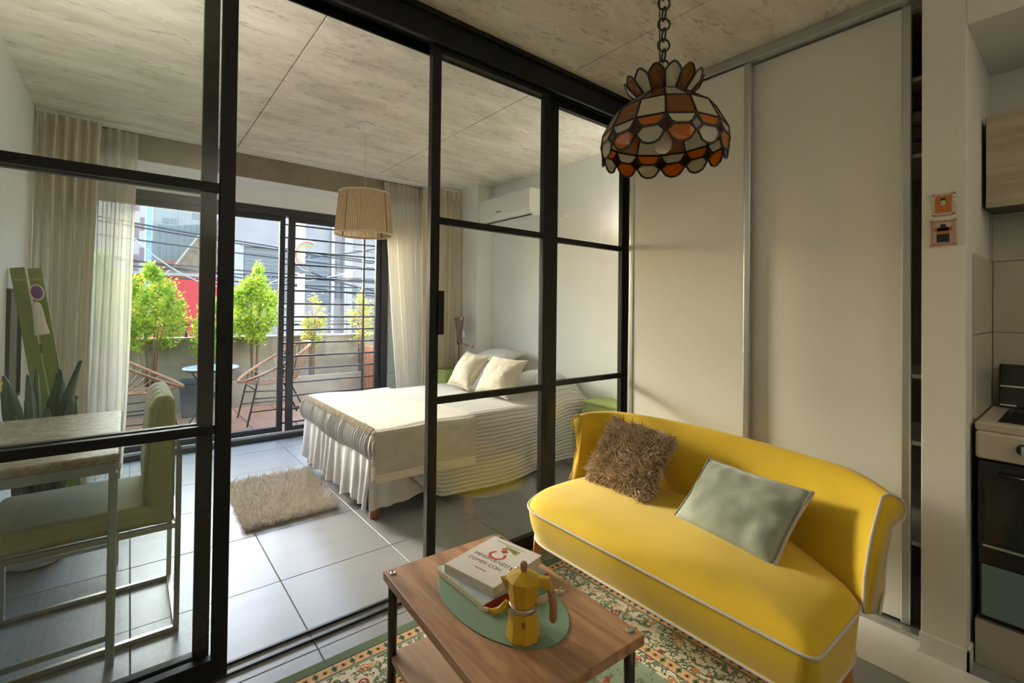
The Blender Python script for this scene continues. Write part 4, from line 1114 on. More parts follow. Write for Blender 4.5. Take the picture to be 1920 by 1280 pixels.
def build_moka():
    ye = mat('moka_yellow', (.58, .36, .012), .38, spec=.5, coat=.2); wd = mat('handle_wood', (.36, .19, .10), .5, var=.25, vscale=20, vstretch=(1, 1, .2))
    stl = mat('steel', (.62, .57, .5), .25, metal=1); br = mat('brass', (.45, .30, .10), .3, metal=1)
    cx, cy, z = .922, 1.066, T_TOP+.0045; n = 8
    t = thing('moka_pot', 'yellow eight-sided moka pot with wooden handle on the green placemat', 'coffee pot', (cx, cy, z))
    R0 = math.radians(12)
    MB().lathe([(.050, 0), (.053, .004), (.0415, .078), (.0415, .082)], (cx, cy, z), n, True, True, R0).build('boiler', ye, t, bevel=.0015)
    MB().lathe([(.0415, .082), (.0425, .083), (.0425, .096), (.0415, .097)], (cx, cy, z), 32).build('steel_collar', stl, t, smooth=True)
    MB().lathe([(.0395, .097), (.052, .165), (.052, .168)], (cx, cy, z), n, True, True, R0).build('jug', ye, t, bevel=.0015)
    l = MB().lathe([(.0535, .168), (.0535, .172), (.012, .190), (.009, .192)], (cx, cy, z), n, True, True, R0).build('lid', ye, t, bevel=.001)
    MB().lathe([(.008, .190), (.0095, .192), (.011, .205), (.0105, .214), (.006, .218), (0, .218)], (cx, cy, z), 20).build('lid_knob', wd, l, smooth=True)
    # handle toward the right of the pot
    hd = Vector((.74, -.67, 0)).normalized(); sd = Vector((-hd.y, hd.x, 0))
    def P(a, h, s=0): return (cx+hd.x*a+sd.x*s, cy+hd.y*a+sd.y*s, z+h)
    b = MB()
    b.add([P(.040, .150, -.013), P(.040, .150, .013), P(.040, .176, .013), P(.040, .176, -.013), P(.085, .135, -.012), P(.085, .135, .012), P(.078, .174, .012), P(.078, .174, -.012)],
          [(0, 1, 2, 3), (7, 6, 5, 4), (0, 4, 5, 1), (1, 5, 6, 2), (2, 6, 7, 3), (3, 7, 4, 0)])
    b.build('handle_bracket', ye, t, bevel=.004)
    MB().tube([P(.078, .140), P(.086, .115), P(.089, .085), P(.088, .055), P(.088, .045)], [.010, .0115, .012, .012, .008], 14).build('handle', wd, t, smooth=True)
    # spout on the opposite side
    s = MB(); s.add([P(-.044, .115, -.002), P(-.044, .115, .002), P(-.050, .168, .016), P(-.050, .168, -.016), P(-.070, .172, 0)], [(0, 1, 2, 3), (0, 4, 1), (1, 4, 2), (2, 4, 3), (3, 4, 0)])
    s.build('spout', ye, t, bevel=.001)
    v = Vector((-.62, -.78, 0)).normalized()
    MB().cyl((cx+v.x*.040, cy+v.y*.040, z+.060), (cx+v.x*.056, cy+v.y*.056, z+.060), .006, n=8).build('safety_valve', br, t)
    # little moulded arms with open hands
    iv = mat('ivory_resin', (.66, .58, .40), .5, bump=.2, bscale=80)
    rt = Vector((.776, -.63, 0)); z_ = z
    for pts in ([(-.046, .095), (-.070, .074), (-.090, .070), (-.104, .074)], [(.034, .098), (.062, .108), (.084, .120), (.092, .128)]):
        q = lambda a, h_, o_=0: Vector((cx+rt.x*a+.63*o_, cy+rt.y*a+.776*o_, z_+h_))
        sg = 1 if pts[0][0] > 0 else -1
        ar = MB().tube([q(*p) for p in pts], [.012, .010, .008, .006], 10).build('arm', ye if sg < 0 else iv, t, smooth=True)
        e = pts[-1]
        MB().tube([q(e[0], e[1]), q(e[0]+.012*sg, e[1]+.002)], [.0075, .007], 8).build('palm', iv, ar, smooth=True)
        for da, dh, ds in ((.022, .004, -.006), (.025, .006, -.002), (.024, .004, .002), (.020, .001, .006), (.010, .016, -.006)):
            MB().tube([q(e[0]+.008*sg, e[1]+.001, ds*.6), q(e[0]+(.008+da*.6)*sg, e[1]+dh*.6, ds), q(e[0]+(.008+da)*sg, e[1]+dh*1.3, ds*1.2)], [.0026, .0024, .0017], 6).build('finger', iv, ar, smooth=True)
    fx, fy = cx+.050, cy+.098
    sv = mat('silver_filigree', (.60, .54, .42), .35, metal=.6)
    t = thing('filigree_ornament', 'small silvery filigree ornament standing behind the moka pot', 'ornament', (fx, fy, z))
    MB().lathe([(.024, 0), (.026, .004), (.012, .02), (.010, .08), (.014, .10)], (fx, fy, z), 18).build('stand', sv, t, smooth=True)
    h = MB().sphere((fx, fy, z+.118), .019, 14, 10).build('globe', sv, t, smooth=True)
    for k in range(11):
        a = 2*math.pi*k/11; MB().sphere((fx+.019*math.cos(a), fy+.019*math.sin(a), z+.122+.006*(k % 2)), .0075, 8, 6).build('bead', sv, h, smooth=True)
build_moka()

# ------------------------------------------------------------------ sofa
M_sofa = mat('mustard_velvet', (.74, .49, .022), .78, var=.12, vscale=3.5, sheen=.35, bump=.03, bscale=220, spec=.3)
M_pipe = mat('grey_piping', (.55, .50, .44), .8)
M_oak = mat('sofa_leg_wood', (.52, .20, .04), .4, var=.3, vscale=10, coat=.3)
def cat_curve(pts, n):
    """Catmull-Rom through pts, n samples"""
    P = [Vector(p) for p in pts]; P = [P[0]*2-P[1]] + P + [P[-1]*2-P[-2]]; out = []; m = len(P)-3
    for k in range(n):
        t = k/(n-1)*m; i = min(int(t), m-1); f = t-i; a, b, c, d = P[i:i+4]
        out.append(.5*((2*b)+(c-a)*f+(2*a-5*b+4*c-d)*f*f+(3*b-a-3*c+d)*f**3))
    return out
def rounded_poly(pts, rad, n=6):
    out = []; m = len(pts)
    for i in range(m):
        p = Vector(pts[i]); a = (Vector(pts[i-1])-p).normalized(); b = (Vector(pts[(i+1) % m])-p).normalized(); r = rad[i]
        for k in range(n+1):
            t = k/n; out.append(p+a*r*(1-t)**2+b*r*t**2)
    return out
def resample_edges(pl, n):
    L_ = [0]; m = len(pl)
    for i in range(m): L_.append(L_[-1]+(pl[(i+1) % m]-pl[i]).length)
    out = []; j = 0
    for k in range(n):
        s = L_[-1]*k/n
        while L_[j+1] < s: j += 1
        f = (s-L_[j])/max(1e-9, L_[j+1]-L_[j]); out.append(pl[j].lerp(pl[(j+1) % m], f))
    return out
def build_sofa():
    t = thing('sofa', 'mustard yellow velvet loveseat with curved buttoned back and grey piping', 'sofa', (1.9, 1.15, .01))
    up = resample_edges(rounded_poly([Vector((1.500, 1.745)), Vector((1.485, .478)), Vector((1.90, .472)), Vector((2.20, .85)), Vector((2.22, 1.60)), Vector((1.99, 1.840)), Vector((1.70, 1.840))], [.11, .03, .08, .2, .2, .08, .08], 8), 132)
    lo = resample_edges(rounded_poly([Vector((1.545, 1.735)), Vector((1.535, .492)), Vector((1.90, .486)), Vector((2.20, .85)), Vector((2.22, 1.60)), Vector((1.99, 1.826)), Vector((1.70, 1.826))], [.11, .03, .08, .2, .2, .08, .08], 8), 132)
    cen = Vector((1.87, 1.15))
    def ring(pl, s, z, bul=0):
        out = []
        for p in pl:
            q = cen+(p-cen)*s; out.append((q.x, q.y, z))
        return out
    rings = [ring(lo, .96, .255), ring(lo, .995, .258), ring(lo, 1.0, .268)]
    for k in range(1, 6):
        f = k/6; rings.append([(a.x+(b.x-a.x)*f-.010*math.sin(math.pi*f)*(1 if (a.x < 1.62) else 0), a.y+(b.y-a.y)*f, .268+(.428-.268)*f) for a, b in zip(lo, up)])
    rings.append(ring(up, 1.0, .428))
    for s, dz in ((.992, .010), (.97, .024), (.93, .037), (.86, .047), (.74, .056), (.55, .062), (.3, .066), (.05, .067)):
        rings.append(ring(up, s, .428+dz))
    MB().loft(rings, True, True, True).build('seat', M_sofa, t, smooth=True)
    for pl, z, r in ((up, .430, .0058), (lo, .266, .0058)):
        i0 = [p for p in pl if True]
        MB().tube([(p.x-(.003 if p.x < 1.6 else 0), p.y, z) for p in i0], r, 6, True).build('piping', M_pipe, t, smooth=True)
    # back: swept section
    n = 90
    base = cat_curve([(1.985, 1.855), (2.08, 1.80), (2.15, 1.65), (2.185, 1.37), (2.16, 1.08), (2.08, .77), (1.98, .58), (1.865, .468)], n)
    crest = cat_curve([(2.105, 1.915), (2.22, 1.900), (2.325, 1.76), (2.365, 1.42), (2.325, 1.06), (2.25, .75), (2.19, .585), (2.105, .480)], n)
    rings = []; inner_edge = []
    for k in range(n):
        b, c = base[k], crest[k]
        tn = (crest[min(n-1, k+1)]-crest[max(0, k-1)]).normalized(); nn = Vector((-tn.y, tn.x))
        if (c+nn-cen).length < (c-cen).length: nn = -nn
        u = k/(n-1); zc = .755-.030*smooth(.75, 1, u)-.012*smooth(.25, 0, u)
        def I(f, bul=0):
            q = b.lerp(c, f**1.35)-nn*bul; return (q.x, q.y, .40+(zc-.40)*f)
        def O(a, z): q = c+nn*a; return (q.x, q.y, z)
        def OL(z): q = (c+nn*.03).lerp(b+nn*.05, (zc-z)/(zc-.262)); return (q.x, q.y, z)
        # tufting: dimples at three buttons
        tf = 0
        for ub in (.30, .50, .70): tf += .022*math.exp(-((u-ub)/.035)**2)
        zl = .262+.155*max(smooth(.80, .96, u), 1-smooth(.04, .20, u))
        ring = [(b.x, b.y, max(.33, zl)), I(.06), I(.15, .006), I(.35, .012-tf*.5), I(.52, .012-tf), I(.70, .010-tf*.6), I(.85, .004), I(.94, 0), O(.006, zc+.010), O(.030, zc+.020), O(.058, zc+.012), O(.082, zc-.010), O(.092, zc-.042), O(.080, zc-.072), O(.055, zc-.085), O(.040, zc-.10), OL(zc-.20), OL(max(.45, zl+.03)), (b.x+nn.x*.05, b.y+nn.y*.05, zl), (b.x+nn.x*.02, b.y+nn.y*.02, zl)]
        rings.append(ring)
    MB().loft(rings, True, True, True).build('backrest', M_sofa, t, smooth=True)
    for e in (0, n-1):
        r = rings[e]; MB().tube([Vector(p) for p in r[1:19]], .005, 6).build('end_piping', M_sofa if e == 0 else M_pipe, t, smooth=True)
    bt = mat('sofa_button', (.45, .40, .34), .6)
    for ub in (.30, .50, .70):
        k = int(ub*(n-1)); p = rings[k][4]
        MB().sphere((p[0]-.002, p[1], p[2]), .012, 10, 8, (.5, 1, 1)).build('button', bt, t, smooth=True)
    for (x, y), (dx, dy) in (((1.60, 1.735), (.03, .075)), ((1.60, .56), (-.02, -.05)), ((2.20, 1.70), (.03, .05)), ((1.90, .53), (.02, -.02))):
        pts = [(x, y, .27), (x+dx*.15-.004, y+dy*.15, .20), (x+dx*.35, y+dy*.35, .12), (x+dx*.8, y+dy*.8, .04), (x+dx*1.2, y+dy*1.2, .012)]
        rg = []
        for k, p in enumerate(pts):
            w = (.030, .027, .023, .018, .016)[k]; d_ = (.020, .018, .015, .013, .012)[k]
            rg.append([(p[0]+w*math.cos(a), p[1]+d_*math.sin(a), p[2]) for a in [2*math.pi*i/16 for i in range(16)]])
        MB().loft(list(reversed(rg)), True, True, True).build('leg', M_oak, t, smooth=True)
build_sofa()

def build_sofa_cushions():
    # shaggy fur cushion
    c = [(1.930, 1.725, .492), (1.885, 1.305, .482), (2.165, 1.335, .752), (2.215, 1.775, .766)]
    loc = (Vector(c[0])+Vector(c[1]))/2
    t = thing('fur_cushion', 'shaggy brown faux-fur cushion on the end of the sofa by the glass', 'cushion', loc)
    fm = mat('fur_base', (.26, .18, .11), .95)
    mb, nrm = pillow_mesh(*c, .10, pinch=.06, n=22, seed=3)
    o = mb.build('cover', fm, t, smooth=True); weld(o)
    me = o.data; V = np.array([v.co[:] for v in me.vertices])+np.array(t.location); Nn = np.array([v.normal[:] for v in me.vertices])
    polys = np.array([p.vertices[:] for p in me.polygons if len(p.vertices) == 4]); N_ = 17000
    f = polys[rng.integers(0, len(polys), N_)]; a, b = rng.random(N_)[:, None], rng.random(N_)[:, None]
    P = V[f[:, 0]]*(1-a)*(1-b)+V[f[:, 1]]*a*(1-b)+V[f[:, 2]]*a*b+V[f[:, 3]]*(1-a)*b
    Q = Nn[f].mean(1); flow = np.column_stack([np.sin(P[:, 1]*37)*.5, np.cos(P[:, 2]*41+P[:, 1]*9)*.55, -.35+.3*np.sin(P[:, 1]*23+P[:, 2]*31)])
    D = Q*.75+flow+rng.normal(0, .25, (N_, 3))
    strands('fur', P, D, .018+.016*rng.random(N_), .0058, island_mat('fur_strand', [(.26, .18, .11), (.46, .34, .22), (.62, .49, .35), (.78, .66, .50)], .6), t, .5, 3)
    # sage cushion
    c = [(1.870, 1.165, .482), (1.795, .720, .472), (2.055, .680, .700), (2.150, 1.150, .692)]
    loc = (Vector(c[0])+Vector(c[1]))/2
    t = thing('sage_cushion', 'sage green velvet cushion with fleece edging in the middle of the sofa', 'cushion', loc)
    gm = mat('sage_velvet', (.29, .315, .25), .7, var=.10, vscale=9, sheen=.5, bump=.35, bscale=14, bstretch=(1, 1, 2))
    fl = mat('fleece', (.58, .50, .38), .95, bump=.8, bscale=120)
    mb, nrm = pillow_mesh(*c, .115, pinch=.05, wr=.016, seed=9)
    o = mb.build('cover', gm, t, smooth=True); weld(o)
    MB().tube([p-nrm*.004 for p in edge_points(*c, .05)], .0075, 8, True).build('fleece_edge', fl, t, smooth=True)
    MB().tube([p+nrm*.004 for p in edge_points(*c, .05)], .003, 6, True).build('seam', gm, t, smooth=True)
build_sofa_cushions()

# ------------------------------------------------------------------ stained glass lamp
def build_tiffany():
    cx, cy = 1.310, .861; dz = .022
    lead = mat('lead_came', (.045, .04, .03), .5, metal=.5)
    am = glass('amber_glass', (.80, .30, .02), .05, .55, (.80, .33, .03), .12)
    wh = glass('opal_glass', (.80, .78, .66), .05, .80, (.74, .71, .58), .15)
    br = glass('brown_glass_pane', (.50, .20, .04), .05, .6, (.42, .17, .04), .12)
    rb = glass('ruby_glass', (.16, .01, .012), .05, .55, (.13, .008, .01), .1)
    t = thing('stained_glass_lamp', 'amber and white stained glass dome lamp hanging on a black chain over the coffee table', 'lamp', (cx, cy, 1.84+dz))
    n = 14; th0 = math.radians(10)
    def P(r, z, a): return Vector((cx+r*math.cos(a), cy+r*math.sin(a), z+dz))
    r0, r1, r2, r3, r4 = (.079, 2.045), (.155, 1.99), (.190, 1.924), (.193, 1.893), (.188, 1.843)
    def lerp(a, b, f): return (a[0]+(b[0]-a[0])*f, a[1]+(b[1]-a[1])*f)
    ld = MB()
    def seg(p, q, r=.0034): ld.cyl(p, q, r, n=6)
    def pane(pts, m):
        cen = sum(pts, Vector())/len(pts); nn = Vector((cen.x-cx, cen.y-cy, .05)).normalized()*.0022
        MB().prism([p-nn*.5 for p in pts], nn).build('pane', m, t)
        for i in range(len(pts)): seg(pts[i], pts[(i+1) % len(pts)])
    for k in range(n):
        a0, a1 = th0+2*math.pi*k/n, th0+2*math.pi*(k+1)/n; am_ = (a0+a1)/2; alt = k % 2
        mk = lambda rz, a: P(rz[0], rz[1], a)
        pane([mk(r0, a0), mk(r0, a1), mk(r1, a1), mk(r1, a0)], br if alt else wh)
        pane([mk(r1, a0), mk(r1, a1), mk(r2, a1), mk(r2, a0)], wh if alt else br)
        # half-hexagon under it, narrowing downwards
        w = (a1-a0)
        pane([mk(r2, a0), mk(r2, a1), mk(lerp(r2, r3, .75), a1-.16*w*1.0), mk(lerp(r2, r3, .98), a1-.28*w), mk(lerp(r2, r3, .98), a0+.28*w), mk(lerp(r2, r3, .75), a0+.16*w)], am if alt else wh)
        # ruby diamond between two of them
        rz = lambda f: lerp(r2, r3, f)
        pane([mk(rz(.35), a0), mk(rz(1.0), a0+.20*w), mk(lerp(r3, r4, .36), a0), mk(rz(1.0), a0-.20*w)], rb)
        # rounded hexagon on the rim
        top = rz(1.02); pts = [mk(top, a0+.24*w), mk(top, a1-.24*w), mk(lerp(r3, r4, .36), a1-.03*w)]
        for q in (.2, .4, .6, .8): pts.append(P(r4[0], lerp(r3, r4, .62)[1]-(.0185*math.sin(math.pi*q)), a1-.03*w-(.94*w)*q))
        pts.append(mk(lerp(r3, r4, .36), a0+.03*w))
        pane(pts, wh if alt else am)
        # crown petal
        b0, b1 = a0+.01*w, a1-.01*w; rb0, rb1 = (.076, 2.044), (.112, 2.082)
        pts = [mk(rb0, b0+.05*w), mk(rb0, b1-.05*w), mk(rb1, b1)]
        for q in (.15, .35, .5, .65, .85): pts.append(P(.112+.008*math.sin(math.pi*q), 2.082+.022*math.sin(math.pi*q), b1-(b1-b0)*q))
        pts.append(mk(rb1, b0))
        pane(pts, br if alt else wh)
    ld.build('lead_came', lead, t)
    MB().lathe([(.079, 2.043+dz), (.045, 2.062+dz), (.012, 2.068+dz), (0, 2.068+dz)], (cx, cy, 0), 28, False, False).build('crown_cap', lead, t, smooth=True)
    MB().cyl((cx, cy, 1.955+dz), (cx, cy, 2.06+dz), .017, n=16).build('lamp_holder', lead, t, smooth=True)
    bw = mat('bulb_white', (.86, .82, .78), .25)
    MB().lathe([(0, -.030), (.012, -.028), (.023, -.018), (.028, -.002), (.026, .012), (.016, .034), (.013, .055)], (cx, cy, 1.900+dz), 20, False, True).build('bulb', bw, t, smooth=True)
    # chain
    z = 2.085; k = 0
    while z < CEIL-.02:
        R, r = .0195, .0032
        pts = []
        for i in range(18):
            a = 2*math.pi*i/18; u, v = R*.95*math.cos(a), R*math.sin(a)
            pts.append((cx+(u if k % 2 == 0 else u*.25)*.776, cy-(u if k % 2 == 0 else u*.25)*.63 if k % 2 == 0 else cy+u*.75, z+R+v))
        if k % 2: pts = [(cx+.63*R*.95*math.cos(2*math.pi*i/18), cy+.776*R*.95*math.cos(2*math.pi*i/18), z+R+R*math.sin(2*math.pi*i/18)) for i in range(18)]
        MB().tube(pts, r, 7, True).build('chain_link', lead, t, smooth=True); z += .0335; k += 1
    MB().tube([(cx-.010, cy+.006, 2.07+dz), (cx-.012, cy+.008, 2.4), (cx-.010, cy+.006, CEIL-.02)], .0022, 6).build('flex', lead, t, smooth=True)
    MB().lathe([(.05, 0), (.045, -.02), (.012, -.03), (0, -.03)], (cx, cy, CEIL), 24, True, False).build('ceiling_rose', lead, t, smooth=True)
build_tiffany()

# ------------------------------------------------------------------ balcony
M_para = concrete('parapet_concrete', (.29, .25, .185), (.21, .18, .135), (.11, .10, .07), stretch=(1, 1, 1.5), scale=2.0, rough=.9)
def build_balcony():
    dk = wood('deck_wood', (.40, .20, .115), (.31, .145, .08), (.20, .09, .05), axis=(1.0, 26, 4), rough=.6, scale=2.2)
    f = sgroup('floor_balcony', (1.2, 6.5, 0), 'reddish wooden deck tiles on the balcony')
    MB().box(-1.2, 4.2, 5.55, 8.05, -.25, -.03).build('slab', M_para, f)
    k = 0; x = -1.18
    while x < 4.1:
        y = 5.56
        while y < 7.4:
            MB().box(x+.004, x+.456, y+.004, min(7.44, y+.456), -.03, -.004).build('deck_tile', dk, f, bevel=.003, seg=1); y += .46
        x += .46
    w = sgroup('wall_parapet', (1.2, 7.9, 0), 'weathered concrete balcony parapet with planter ledge')
    MB().box(-1.2, 4.2, 7.86, 8.02, -.25, .93).build('parapet', M_para, w, bevel=.008)
    MB().box(-1.2, 4.2, 7.83, 8.05, .931, .955).build('coping', mat('coping', (.40, .37, .32), .8), w, bevel=.005)
    MB().box(-1.2, 4.2, 7.45, 7.52, -.03, .36).build('planter_front', M_para, w, bevel=.006)
    MB().box(-1.2, 4.2, 7.52, 7.86, -.03, .30).build('planter_soil', mat('planter_soil', (.07, .05, .03), .95, bump=.8, bscale=40), w)
    struct(MB().box(-1.35, -1.2, 5.55, 8.05, -.25, 2.9).build('wall_balcony_left', M_wall)); struct(MB().box(4.2, 4.35, 5.55, 8.05, -.25, 2.9).build('wall_balcony_right', M_wall))
    r = thing('balcony_railing', 'thin dark railing bolted above the concrete parapet', 'railing', (1.2, 7.94, .955))
    for z in (1.10, 1.16): MB().box(-1.2, 4.2, 7.93, 7.95, z, z+(.03 if z < 1.12 else .012)).build('rail', M_frame, r)
    for x in (-1.0, .6, 2.2, 3.8): MB().box(x, x+.03, 7.925, 7.955, .955, 1.17).build('post', M_frame, r)
    # wooden planter box at the right
    wp = wood('planter_wood', (.42, .16, .075), (.33, .115, .05), (.2, .07, .03), axis=(6, 6, .8))
    t = thing('wooden_planter', 'tall slatted reddish wooden planter box at the balcony end', 'planter', (3.15, 7.1, 0))
    for i in range(6):
        MB().box(2.93+i*.075, 2.93+i*.075+.068, 6.93, 6.95, .0, .80).build('slat', wp, t, bevel=.003)
    for i in range(5):
        MB().box(2.93, 2.95, 6.955+i*.075, 6.955+i*.075+.068, .0, .80).build('slat', wp, t, bevel=.003)
    MB().box(2.95, 3.37, 6.95, 7.33, .0, .76).build('box', wp, t)
    # round table
    gt = mat('pale_glass_top', (.55, .66, .68), .1, spec=.6)
    t = thing('bistro_table', 'round pale glass-topped balcony table between the two woven chairs', 'table', (.76, 6.55, 0))
    MB().lathe([(.0, .655), (.275, .655), (.285, .662), (.285, .672), (.275, .678), (0, .678)], (.76, 6.55, 0), 48, False, False).build('top', gt, t, smooth=False)
    MB().tube([(.76+.26*math.cos(2*math.pi*i/40), 6.55+.26*math.sin(2*math.pi*i/40), .645) for i in range(40)], .009, 8, True).build('ring', M_black, t, smooth=True)
    for k in range(3):
        a = 2*math.pi*k/3+.4
        MB().tube([(.76+.25*math.cos(a), 6.55+.25*math.sin(a), .64), (.76+.03*math.cos(a), 6.55+.03*math.sin(a), .34), (.76+.24*math.cos(a), 6.55+.24*math.sin(a), .009)], .008, 8).build('leg', M_black, t, smooth=True)
    t = thing('plant_pot', 'dark blue square plant pot standing behind the round balcony table', 'pot', (.62, 7.2, 0))
    db = mat('dark_blue_pot', (.05, .075, .10), .5, var=.3, vscale=9)
    MB().loft([[(.62+s*a, 7.2+s*b, z) for a, b in ((-1, -1), (1, -1), (1, 1), (-1, 1))] for s, z in ((.095, 0), (.12, .42), (.13, .42), (.13, .46), (.11, .46), (.105, .40))], True, True, True).build('pot', db, t, bevel=.004)
    so = MB().box(.53, .71, 7.11, 7.29, .39, .41).build('soil', MATS['soil'], t)
build_balcony()

M_rattan = mat('rattan', (.46, .215, .10), .55, var=.25, vscale=30)
def acapulco(label, cx, cy, f):
    t = thing('woven_chair', label, 'chair', (cx, cy, 0), 'woven balcony chairs')
    def W(a, b, z): return Vector((cx+f*a, cy+b, z))
    def ring(tt):
        a = -.02+.40*math.cos(tt); b = .37*math.sin(tt)*(1-.12*math.cos(tt)); z = .695-.57*a+.10*(a+.02)**2
        return W(a, b, z)
    def inner(tt):
        a = -.17+.105*math.cos(tt); return W(a, .12*math.sin(tt), .47-.25*(a+.17))
    MB().tube([ring(2*math.pi*i/56) for i in range(56)], .017, 8, True).build('outer_hoop', M_rattan, t, smooth=True)
    MB().tube([inner(2*math.pi*i/28) for i in range(28)], .010, 8, True).build('inner_hoop', M_rattan, t, smooth=True)
    for k in range(30):
        a = 2*math.pi*k/30
        p, q = ring(a), inner(a); m = (p+q)/2-Vector((0, 0, .03))
        MB().tube([p, m, q], .0055, 5).build('cord', M_rattan, t, smooth=True)
    for s in (-1, 1):
        MB().tube([W(.22, .30*s, .565), W(.25, .29*s, .40), W(.33, .30*s, .006)], .010, 8).build('leg', M_black, t, smooth=True)
        MB().tube([W(-.20, .28*s, .80), W(-.16, .20*s, .44), W(-.36, .29*s, .006)], .010, 8).build('leg', M_black, t, smooth=True)
        MB().tube([W(.27, .29*s, .32), W(-.24, .24*s, .30)], .008, 7).build('side_bar', M_black, t, smooth=True)
        MB().tube([W(.30, .30*s, .17), W(-.30, .26*s, .17)], .007, 7).build('side_bar', M_black, t, smooth=True)
    MB().tube([W(.25, -.29, .42), W(.25, .29, .42)], .009, 7).build('seat_bar', M_black, t, smooth=True)
    MB().tube([W(-.16, -.20, .44), W(-.16, .20, .44)], .009, 7).build('seat_bar', M_black, t, smooth=True)
acapulco('woven rattan hoop chair standing by the beige drape side of the balcony', .10, 6.42, 1)
acapulco('woven rattan hoop chair standing by the security bars on the balcony', 1.40, 6.42, -1)

def shrub(label, x, y, z0, h, r, n, cols, seed, dense=1.0, name='shrub'):
    rs = np.random.default_rng(seed)
    t = thing(name, label, 'shrub', (x, y, z0), 'shrubs in the balcony planter')
    st = mat('shrub_stem', (.22, .11, .06), .8)
    tips = []
    for k in range(6):
        a = rs.uniform(0, 6.28); d = rs.uniform(.2, .8)*r; hh = h*rs.uniform(.65, 1.0)
        p = [(x+.03*math.cos(a), y+.03*math.sin(a), z0), (x+d*.35*math.cos(a), y+d*.3*math.sin(a), z0+hh*.45), (x+d*.8*math.cos(a), y+d*.5*math.sin(a), z0+hh*.95)]
        MB().tube(p, [.012, .008, .003], 6).build('stem', st, t, smooth=True); tips.append(p)
    # leaves gathered in sprigs around the crown
    nc = max(14, n//70)
    zc = rs.beta(1.5, 1.7, nc); env = np.clip(np.sin(np.clip(zc*.95+.12, 0, 1)*np.pi)**.8, .16, 1)
    ang = rs.uniform(0, 2*np.pi, nc); rad = env*r*np.sqrt(rs.uniform(.1, 1, nc))
    cc = np.column_stack([x+rad*np.cos(ang), y+rad*.55*np.sin(ang), z0+h*(.32+.66*zc)])
    pk = rs.integers(0, nc, n)
    c = cc[pk]+rs.normal(size=(n, 3))*np.array([.050, .035, .060])*(.55+.45*env[pk])[:, None]
    c = c[~((c[:, 1] > 7.80) & (c[:, 2] < .99))]; m = len(c)
    d = rs.normal(size=(m, 3)); d[:, 2] = np.abs(d[:, 2])*.6; d /= np.linalg.norm(d, axis=1)[:, None]
    s = np.cross(d, rs.normal(size=(m, 3))); s /= np.linalg.norm(s, axis=1)[:, None]
    L_ = rs.uniform(.034, .060, m)[:, None]; Wd = L_*.55
    V = np.stack([c, c+d*L_*.5+s*Wd*.5, c+d*L_, c+d*L_*.5-s*Wd*.5], 1).reshape(-1, 3)-np.array([x, y, z0])
    F = np.arange(m*4).reshape(-1, 4)
    me = bpy.data.meshes.new('foliage'); me.vertices.add(m*4); me.vertices.foreach_set('co', V.astype(np.float32).ravel())
    me.loops.add(m*4); me.loops.foreach_set('vertex_index', F.astype(np.int32).ravel()); me.polygons.add(m); me.polygons.foreach_set('loop_start', np.arange(0, m*4, 4, dtype=np.int32)); me.update(calc_edges=True)
    o = link('foliage', me, island_mat('leaves_%d' % len(cols), cols, .5, .45, .4), t); o['kind'] = 'stuff'
LV = [(.09, .22, .015), (.20, .40, .02), (.40, .58, .03), (.58, .64, .05), (.52, .52, .07), (.24, .42, .03)]
LV2 = [(.24, .34, .05), (.46, .52, .07), (.60, .58, .15), (.52, .30, .18), (.42, .48, .10)]
shrub('full bright green shrub in the balcony planter behind the left woven chair', .22, 7.66, .30, 1.62, .42, 6500, LV, 1)
shrub('narrow bright green shrub at the curtain end of the balcony planter', -.28, 7.66, .30, 1.75, .30, 3500, LV, 2)
shrub('tall bright green shrub in the planter between the door stile and partition post', 1.42, 7.66, .30, 1.70, .34, 6000, LV, 3)
shrub('bright green shrub filling the planter behind the round table', .86, 7.66, .30, 1.30, .26, 2600, LV, 4)
shrub('sparse yellowish shrub behind the security bars next to the utility pole', 2.22, 7.66, .30, 1.36, .16, 1100, LV2, 5, 1.2)
shrub('sparse yellowish shrub behind the security bars next to the wooden planter', 3.00, 7.66, .30, 1.42, .18, 1300, LV2, 6, 1.2)

